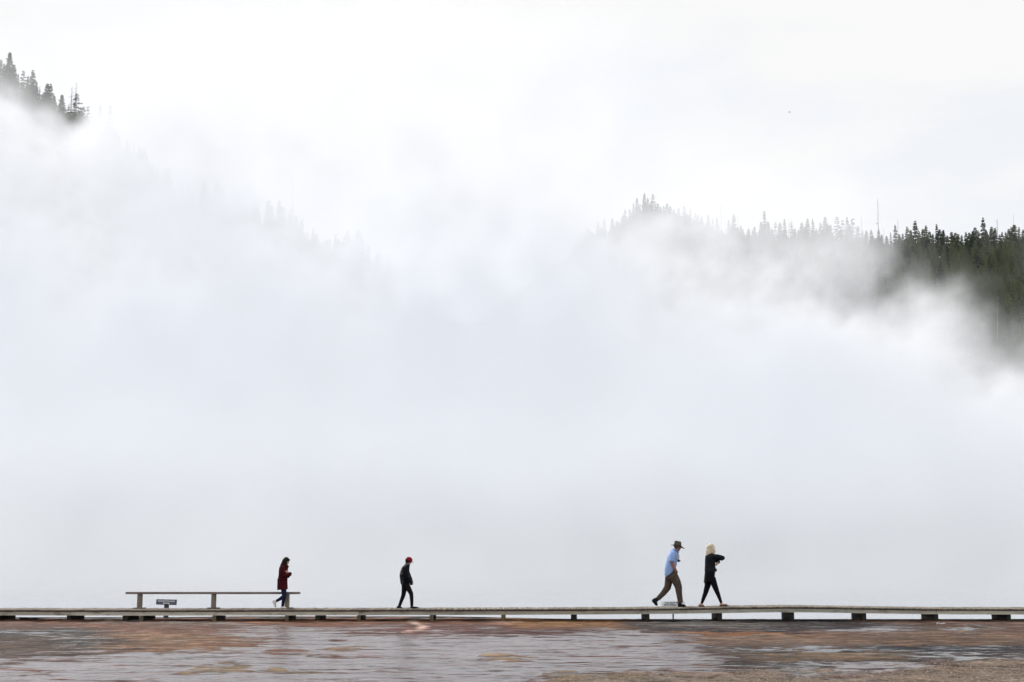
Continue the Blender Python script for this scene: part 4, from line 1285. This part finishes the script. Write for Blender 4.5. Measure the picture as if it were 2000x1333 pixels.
# --- person in the red cap
f = Figure(795, 1187.4, 40.85, 'person in a red cap and dark hooded jacket walking alone mid boardwalk')
hd = f.head(797.6, 1096.6, 0.84, 26)
body = hd + [f.limb((796, 1100.5, 0, 3), (793, 1106.5, 0, 3.4)),
             f.loft([(793, 1106, 0, 4, .10, 0), (790.5, 1112, 0, 6, .125, 0), (790, 1122, 0, 6.2, .115, 0), (790.5, 1132, 0, 6, .105, 0), (791, 1140, 0, 6, .12, 0), (791.5, 1145, 0, 5.6, .12, 0)]),
             f.limb((791, 1109.5, -.13, 3), (795, 1126, -.16, 2.4), (801.5, 1136.5, -.13, 1.8)), f.limb((791, 1109.5, .13, 3), (797, 1125, .16, 2.4), (802.5, 1136, .13, 1.8)),
             f.limb((793, 1143, -.06, 4.8), (803.3, 1159.5, -.065, 3), (804.6, 1183, -.065, 2)), f.limb((789.5, 1143, .06, 4.8), (787.5, 1163.5, .065, 3), (779.8, 1184, .065, 2))]
body += f.hand(801.5, 1136.5, -.13, 804, 1143, -.12, .84, (0, 1, 0), 30) + f.hand(802.5, 1136, .13, 804.5, 1142, .12, .84, (0, -1, 0), 30)
body += f.foot((804.6, 1182), (803, 1187), (815.5, 1187.2), -.065, 3, .03) + f.foot((779.8, 1183), (777, 1187), (784, 1187.2), .065, 3, .03)
f.mesh('body', body, skin_mat, 0.007, 1)
f.face()
jm, N, L, B = new_mat('dark_printed_jacket')
pr = noise_node(N, L, 13, 3, 0.6)
tcj = N.new('ShaderNodeTexCoord'); sx = N.new('ShaderNodeSeparateXYZ'); L(tcj.outputs['Object'], sx.inputs[0])
backm = math_node(N, L, 'MULTIPLY', maprange(N, L, sx.outputs[0], -0.10, -0.17), maprange(N, L, pr, 0.50, 0.58))
frontm = math_node(N, L, 'MULTIPLY', maprange(N, L, sx.outputs[0], 0.03, 0.06), maprange(N, L, pr, 0.56, 0.66, 0, 0.5))
pm_ = math_node(N, L, 'MAXIMUM', backm, frontm)
L(ramp(N, L, pm_, [(0.0, (0.008, 0.009, 0.013)), (1.0, (0.22, 0.22, 0.24))]), B.inputs['Base Color'])
B.inputs['Roughness'].default_value = 0.85
B.inputs['Specular IOR Level'].default_value = 0.1
bump(N, L, B, noise_node(N, L, 20, 3), 0.6, 0.02)
f.mesh('jacket', [f.loft([(794.5, 1103, 0, 5, .075, 8), (792.3, 1106.5, 0, 7.3, .145, 5), (791, 1110, 0, 8, .17, 3), (789.8, 1117, 0, 9.2, .17, 0), (789.6, 1124, 0, 10, .162, 0), (790.2, 1132, 0, 9.8, .155, 0),
                          (790.6, 1138, 0, 9.2, .155, -2), (790.8, 1142, 0, 8.4, .15, -2)], 20, False),
                  f.limb((790.5, 1109, -.135, 4.4), (792.5, 1117, -.165, 4.3), (795.3, 1126, -.175, 3.9), (799.5, 1133, -.16, 3.4), (802.6, 1138.5, -.135, 3.0), (803.4, 1142, -.125, 2.6)),
                  f.limb((791, 1109, .135, 4.4), (794, 1117, .165, 4.3), (797.5, 1125, .17, 3.9), (801, 1132, .155, 3.3), (803.2, 1138.5, .13, 2.9))], jm, 0.010, 2)
grey = cloth('grey_hood_lining', (0.12, 0.12, 0.115), 0.9, 0.25, 14)
f.mesh('hood', [f.loft([(791.5, 1101, 0, 2.2, .07, 50), (793, 1103.8, 0, 5.2, .10, 18), (793.5, 1107, 0, 6.6, .11, 8)], 16), f.ball(f.p((797.5, 1105, 0)), (.035, .06, .022))], grey, 0.009, 2)
black = cloth('black_trousers', (0.010, 0.010, 0.013), 0.85, 0.3, 16)
f.mesh('trousers', [f.limb((793.2, 1141, -.06, 6), (798.6, 1151, -.065, 5.2), (803.2, 1159.5, -.065, 4.2), (804.3, 1171, -.065, 3.6), (804.6, 1182.6, -.065, 3.0)),
                    f.limb((789.5, 1141, .06, 6), (788.8, 1152, .065, 5.2), (787, 1163.5, .065, 4.1), (783, 1174, .065, 3.5), (779.7, 1183.6, .065, 3.0)),
                    f.loft([(791, 1136, 0, 7.4, .125, 0), (791.3, 1145, 0, 7.6, .128, 0)])], black, 0.009, 2)
shoe_d = cloth('dark_trainer', (0.022, 0.022, 0.026), 0.7, 0.3, 20)
f.mesh('shoe', f.foot((804.6, 1183.4), (802.2, 1187.4), (817.5, 1187.4), -.065, 4, .04), shoe_d, 0.007, 1)
f.mesh('shoe', f.foot((779.8, 1184), (775, 1187.4), (785, 1187.4), .065, 3.9, .04), shoe_d, 0.007, 1)
h = f.hp
f.mesh('hair', [f.ball(h(-0.025, 0, 0.01), (0.09, 0.082, 0.085), f.hm), f.ball(h(-0.06, 0, -0.035), (0.042, 0.066, 0.05), f.hm)], dark_hair, 0.008, 1)
cap_red = cloth('red_cap_cloth', (0.26, 0.010, 0.022), 0.8, 0.15, 20)
cap = f.mesh('cap', [f.ball(h(-0.008, 0, 0.048), (0.096, 0.086, 0.078), f.hm), f.ball(h(-0.008, 0, 0.125), (0.010, 0.010, 0.006), f.hm)], cap_red, 0.007, 1)
brim = f.mesh('brim', [f.ball(h(0.105, 0, 0.022), (0.062, 0.066, 0.007), f.hm)], cloth('dark_cap_brim', (0.05, 0.008, 0.012), 0.8))
brim.parent = cap

# --- man in the blue shirt and brimmed hat
f = Figure(1314, 1185.9, 40.9, 'person in a pale blue short-sleeved shirt, khaki trousers and brimmed hat, hand in pocket')
hd = f.head(1325.3, 1070.5, 1.0, 12, 18)
body = hd + [f.limb((1323.5, 1075, 0, 4), (1319.5, 1082, 0, 4.3)),
             f.loft([(1319, 1081, 0, 5, .13, 0), (1316, 1089, 0, 8, .155, 0), (1313.5, 1100, 0, 8.5, .145, 0), (1312, 1110, 0, 8.5, .14, 0), (1312, 1120, 0, 9, .155, 0), (1312.5, 1128, 0, 8, .15, 0)]),
             f.limb((1314.5, 1084, -.18, 4.2), (1311.6, 1100, -.225, 3.5), (1318.2, 1113.5, -.175, 2.4)), f.limb((1317, 1084, .18, 4.2), (1315, 1100, .225, 3.4), (1322, 1114, .18, 2.3)),
             f.limb((1310, 1126, .085, 6), (1306.5, 1149, .09, 4.4), (1286.5, 1171, .09, 2.8)), f.limb((1315, 1126, -.085, 6), (1325, 1148, -.09, 4.4), (1328, 1176, -.09, 2.8))]
body += f.hand(1318.2, 1113.5, -.165, 1318.6, 1121, -.115, 1.0, (0, 1, 0), 20) + f.hand(1322, 1114, .18, 1324, 1121, .15, 1.0, (0, -1, 0), 25)
body += f.foot((1328, 1175), (1325, 1184.5), (1336, 1185), -.09, 4.5, .036) + f.foot((1285.5, 1171), (1276, 1175), (1283, 1184), .09, 4.5, .036)
f.mesh('body', body, tan_skin, 0.007, 1)
f.face()
blue = cloth('pale_blue_shirt', (0.29, 0.42, 0.74), 0.85, 0.10, 8)
f.mesh('shirt', [f.loft([(1321, 1075, 0, 5, .075, -35), (1318.8, 1079, 0, 7, .13, -20), (1317.6, 1083, 0, 8.6, .19, -10), (1315.4, 1090, 0, 10.4, .205, -3), (1313, 1100, 0, 11.3, .20, 5), (1311.2, 1109, 0, 12.3, .195, 15),
                         (1310, 1116, 0, 13, .195, 30), (1309.6, 1121.5, 0, 12.6, .19, 40)], 22, False),
                 f.limb((1315, 1082.5, -.17, 5.4), (1313.8, 1088, -.21, 5.6), (1312, 1098.5, -.235, 5.6)), f.limb((1317.5, 1082.5, .17, 5.4), (1317, 1088, .21, 5.6), (1315.5, 1098.5, .235, 5.6)),
                 f.limb((1327, 1078.5, -.02, 2.0), (1325.5, 1081, 0, 2.2))], blue, 0.011, 2)
khaki = cloth('khaki_trousers', (0.088, 0.064, 0.053), 0.9, 0.30, 7)
f.mesh('trousers', [f.loft([(1311.5, 1112, 0, 10, .165, 10), (1312.8, 1119, 0, 11.2, .18, 5), (1313, 1127, 0, 11.4, .185, 0), (1314, 1133, 0, 11, .175, 0)], 20),
                    f.limb((1315.5, 1126, -.085, 9.2), (1321.5, 1138, -.092, 8.4), (1325, 1148, -.095, 7.2), (1326, 1160, -.095, 6), (1327.5, 1170, -.095, 5.5), (1328.4, 1177, -.095, 5.2)),
                    f.limb((1309.5, 1126, .085, 8.8), (1307.5, 1138, .09, 7.8), (1305, 1149, .09, 7), (1297, 1159.5, .09, 5.7), (1290, 1166.5, .09, 4.9), (1286, 1170.5, .09, 4.6))], khaki, 0.012, 2)
boot = cloth('black_boot', (0.012, 0.011, 0.012), 0.6, 0.3, 20)
f.mesh('boot', f.foot((1328, 1176.5), (1324, 1185.8), (1338.5, 1185.8), -.09, 6.2, .052), boot, 0.008, 1)
f.mesh('boot', f.foot((1286, 1171.5), (1273.5, 1175), (1282.2, 1185), .09, 8, .052), boot, 0.008, 1)
h = f.hp
f.mesh('hair', [f.ball(h(-0.03, 0, 0.0), (0.084, 0.081, 0.06), f.hm)], cloth('short_grey_hair', (0.12, 0.105, 0.095), 0.8), 0.008, 1)
felt = cloth('grey_brown_felt', (0.105, 0.088, 0.072), 0.9, 0.15, 12)
hat = f.mesh('hat', [f.loft([(1325.4, 1068.4, 0, 7.6, .088, -12), (1325.8, 1065, 0, 7.3, .086, -12), (1326.2, 1061, 0, 6.7, .078, -12), (1326.6, 1058.9, 0, 5.9, .062, -12)], 20, False)], felt, 0.008, 1)
br = f.loft([(1325.6, 1068.9, 0, 14, .175, -11.5), (1325.5, 1069.5, 0, 13.6, .17, -11.5)], 28, False)
bo = f.mesh('brim', [br], felt)
for v in bo.data.vertices:                       # brim curls up at the sides and dips in front
    v.co.z += 0.9 * v.co.y ** 2 - 0.028 * max(0, (v.co.x - f.p((1331, 0, 0)).x) * 9)
bo.parent = hat
bnd = f.mesh('hat_band', [f.loft([(1325.45, 1068, 0, 7.85, .092, -12), (1325.6, 1066.2, 0, 7.75, .0905, -12)], 20, False)], cloth('dark_hat_band', (0.04, 0.032, 0.028)))
bnd.parent = hat
# camera on a strap round his neck
cp = f.root.location + f.p((1326.4, 1097.2, -0.03))
camt = empty('pocket_camera', cp)
tag(camt, "small black camera hanging on a strap at the hatted man's chest", 'camera')
cmat = plain('camera_black', (0.015, 0.015, 0.017), 0.4)
link('body', box_mesh('body', -0.022, 0.018, -0.055, 0.055, -0.035, 0.035, cmat, 0.006), camt)
v, fc = tube([(0.016, 0, 0), (0.035, 0, 0), (0.036, 0, 0), (0.05, 0, 0)], [0.027, 0.027, 0.023, 0.022], 14)
link('lens', mesh('lens', v, fc, cmat, True), camt)
sv, sf = [], []
for s_ in (-1, 1):
    pts = [Vector((0, 0.05 * s_, 0.03)), Vector((0.012, 0.07 * s_, 0.13)), Vector((-0.02, 0.09 * s_, 0.24)), Vector((-0.10, 0.085 * s_, 0.30))]
    v, fc = tube(pts, [0.006] * 4, 6)
    link('strap', mesh('strap', v, fc, cmat), camt)

# --- blonde woman in black
f = Figure(1393, 1184.4, 40.8, 'blonde person all in black raising a bent arm, walking ahead of the hatted one')
hd = f.head(1391.4, 1071.8, 0.95, 4, 55)
body = hd + [f.limb((1390.5, 1077, 0, 3.4), (1389.5, 1084, 0, 3.8)),
             f.loft([(1389.5, 1084, 0, 4.6, .12, 0), (1389, 1092, 0, 7, .145, 0), (1388.5, 1103, 0, 6.6, .125, 0), (1388.5, 1112, 0, 7, .13, 0), (1387.5, 1124, 0, 8, .155, 0), (1388, 1132, 0, 7.5, .15, 0)]),
             f.limb((1394, 1087, -.12, 3.2), (1410.5, 1090.5, -.13, 2.2), (1401, 1093.3, .10, 1.8)), f.limb((1392, 1087, .15, 3.2), (1408, 1099, .19, 2.7), (1403, 1100, -.06, 2)),
             f.limb((1385.5, 1130, .08, 6), (1378.6, 1160, .085, 3.7), (1371.3, 1180, .085, 2.2)), f.limb((1391, 1130, -.08, 6), (1399.5, 1154.5, -.085, 3.7), (1408, 1178, -.085, 2.2))]
body += f.hand(1401, 1093.5, .12, 1396, 1092, .2, .92, (0, -1, 0), 30) + f.hand(1403, 1100, -.06, 1400, 1105, -.17, .98, (-1, 0, 0), 30)
body += f.foot((1371, 1179), (1366, 1183.6), (1376, 1184), .085, 3.8, .038) + f.foot((1408.2, 1177), (1405.5, 1182.6), (1420, 1181.6), -.085, 3.8, .038)
f.mesh('body', body, skin_mat, 0.007, 1)
f.face()
blk = cloth('black_jacket', (0.014, 0.017, 0.022), 0.8, 0.3, 10)
f.mesh('jacket', [f.loft([(1390, 1081.5, 0, 5, .075, 0), (1389.6, 1084.5, 0, 8.4, .15, 0), (1389.3, 1088, 0, 10, .185, 0), (1389, 1096, 0, 10.4, .18, 0), (1388.5, 1105, 0, 10.2, .17, 0), (1388.6, 1111, 0, 10.8, .175, 0),
                          (1389, 1115, 0, 11.6, .185, 0), (1388.8, 1118, 0, 10.9, .18, 0)], 22, False),
                  f.limb((1393.5, 1088, -.12, 5), (1402, 1088.8, -.14, 4.9), (1409, 1090, -.14, 4.7), (1413, 1091.3, -.11, 4.5), (1412, 1092.3, -.05, 4.2), (1408, 1092.5, 0, 3.8), (1402, 1093.3, .1, 3)),
                  f.limb((1392, 1088, .15, 4.8), (1400, 1094, .18, 4.4), (1407, 1099.3, .17, 3.8), (1404.5, 1100, -.02, 3)),
                  f.limb((1398.5, 1115.5, -.04, 2.6), (1400, 1113, 0, 2.2))], blk, 0.011, 2)
blk2 = cloth('black_leggings', (0.008, 0.008, 0.010), 0.85, 0.3, 16)
f.mesh('tunic', [f.loft([(1388.5, 1114, 0, 10, .17, 0), (1387.6, 1122, 0, 10.3, .18, 4), (1386.6, 1130, 0, 10.7, .185, 10), (1386, 1136.5, 0, 11.1, .185, 15)], 20, False)], blk2, 0.010, 2)
f.mesh('leggings', [f.limb((1391, 1130, -.08, 7.2), (1395, 1142, -.083, 6.2), (1399.5, 1154, -.085, 4.9), (1404, 1166, -.085, 3.7), (1408, 1177.5, -.085, 2.6)),
                    f.limb((1385.5, 1130, .08, 7.2), (1383.5, 1145, .083, 6.2), (1379, 1159.5, .085, 4.7), (1375, 1169.5, .085, 3.7), (1371.4, 1179, .085, 2.6)),
                    f.loft([(1388, 1122, 0, 8.6, .165, 0), (1388, 1133, 0, 8.6, .162, 0)])], blk2, 0.010, 2)
sole = cloth('dark_sandal', (0.03, 0.022, 0.02), 0.6, 0.2, 20)
for (hx_, hy_, tx_, ty_, lat) in ((1364.8, 1184.2, 1377, 1184.4, .085), (1404.2, 1183.7, 1422.5, 1182.4, -.085)):
    q = lambda t: (hx_ + (tx_ - hx_) * t, hy_ + (ty_ - hy_) * t)
    f.mesh('sandal', [f.loft([(*q(0), lat, .9, .032), (*q(.3), lat, .9, .036), (*q(.7), lat, .9, .046), (*q(1), lat, .8, .03)], 12),
                      f.loft([(q(.62)[0], q(.62)[1] - .4, lat, 1.1, .046), (q(.66)[0], q(.66)[1] - 2.6, lat, 1.1, .040)], 12),
                      f.loft([(q(.18)[0], q(.18)[1] - .4, lat, .9, .037), (q(.26)[0], q(.26)[1] - 4.2, lat, .9, .034)], 12)], sole, 0.006, 1)
h = f.hp
blonde = cloth('blonde_hair', (0.68, 0.58, 0.44), 0.55, 0.42, 30)
f.mesh('hair', [f.ball(h(-0.016, 0, 0.04), (0.104, 0.088, 0.092), f.hm), f.loft([(1390.4, 1068, 0, 7.9, .095, 0), (1389.6, 1074, .0, 8.4, .10, 0), (1388, 1080, -.01, 8, .10, 0), (1385.5, 1085, -.02, 5.6, .085, 0), (1383.8, 1088, -.02, 3, .06, 0)], 16),
                f.limb((1396, 1072, -.08, 2.6), (1396.4, 1080, -.09, 2.4), (1394.5, 1085, -.09, 1.4))], blonde, 0.008, 2)
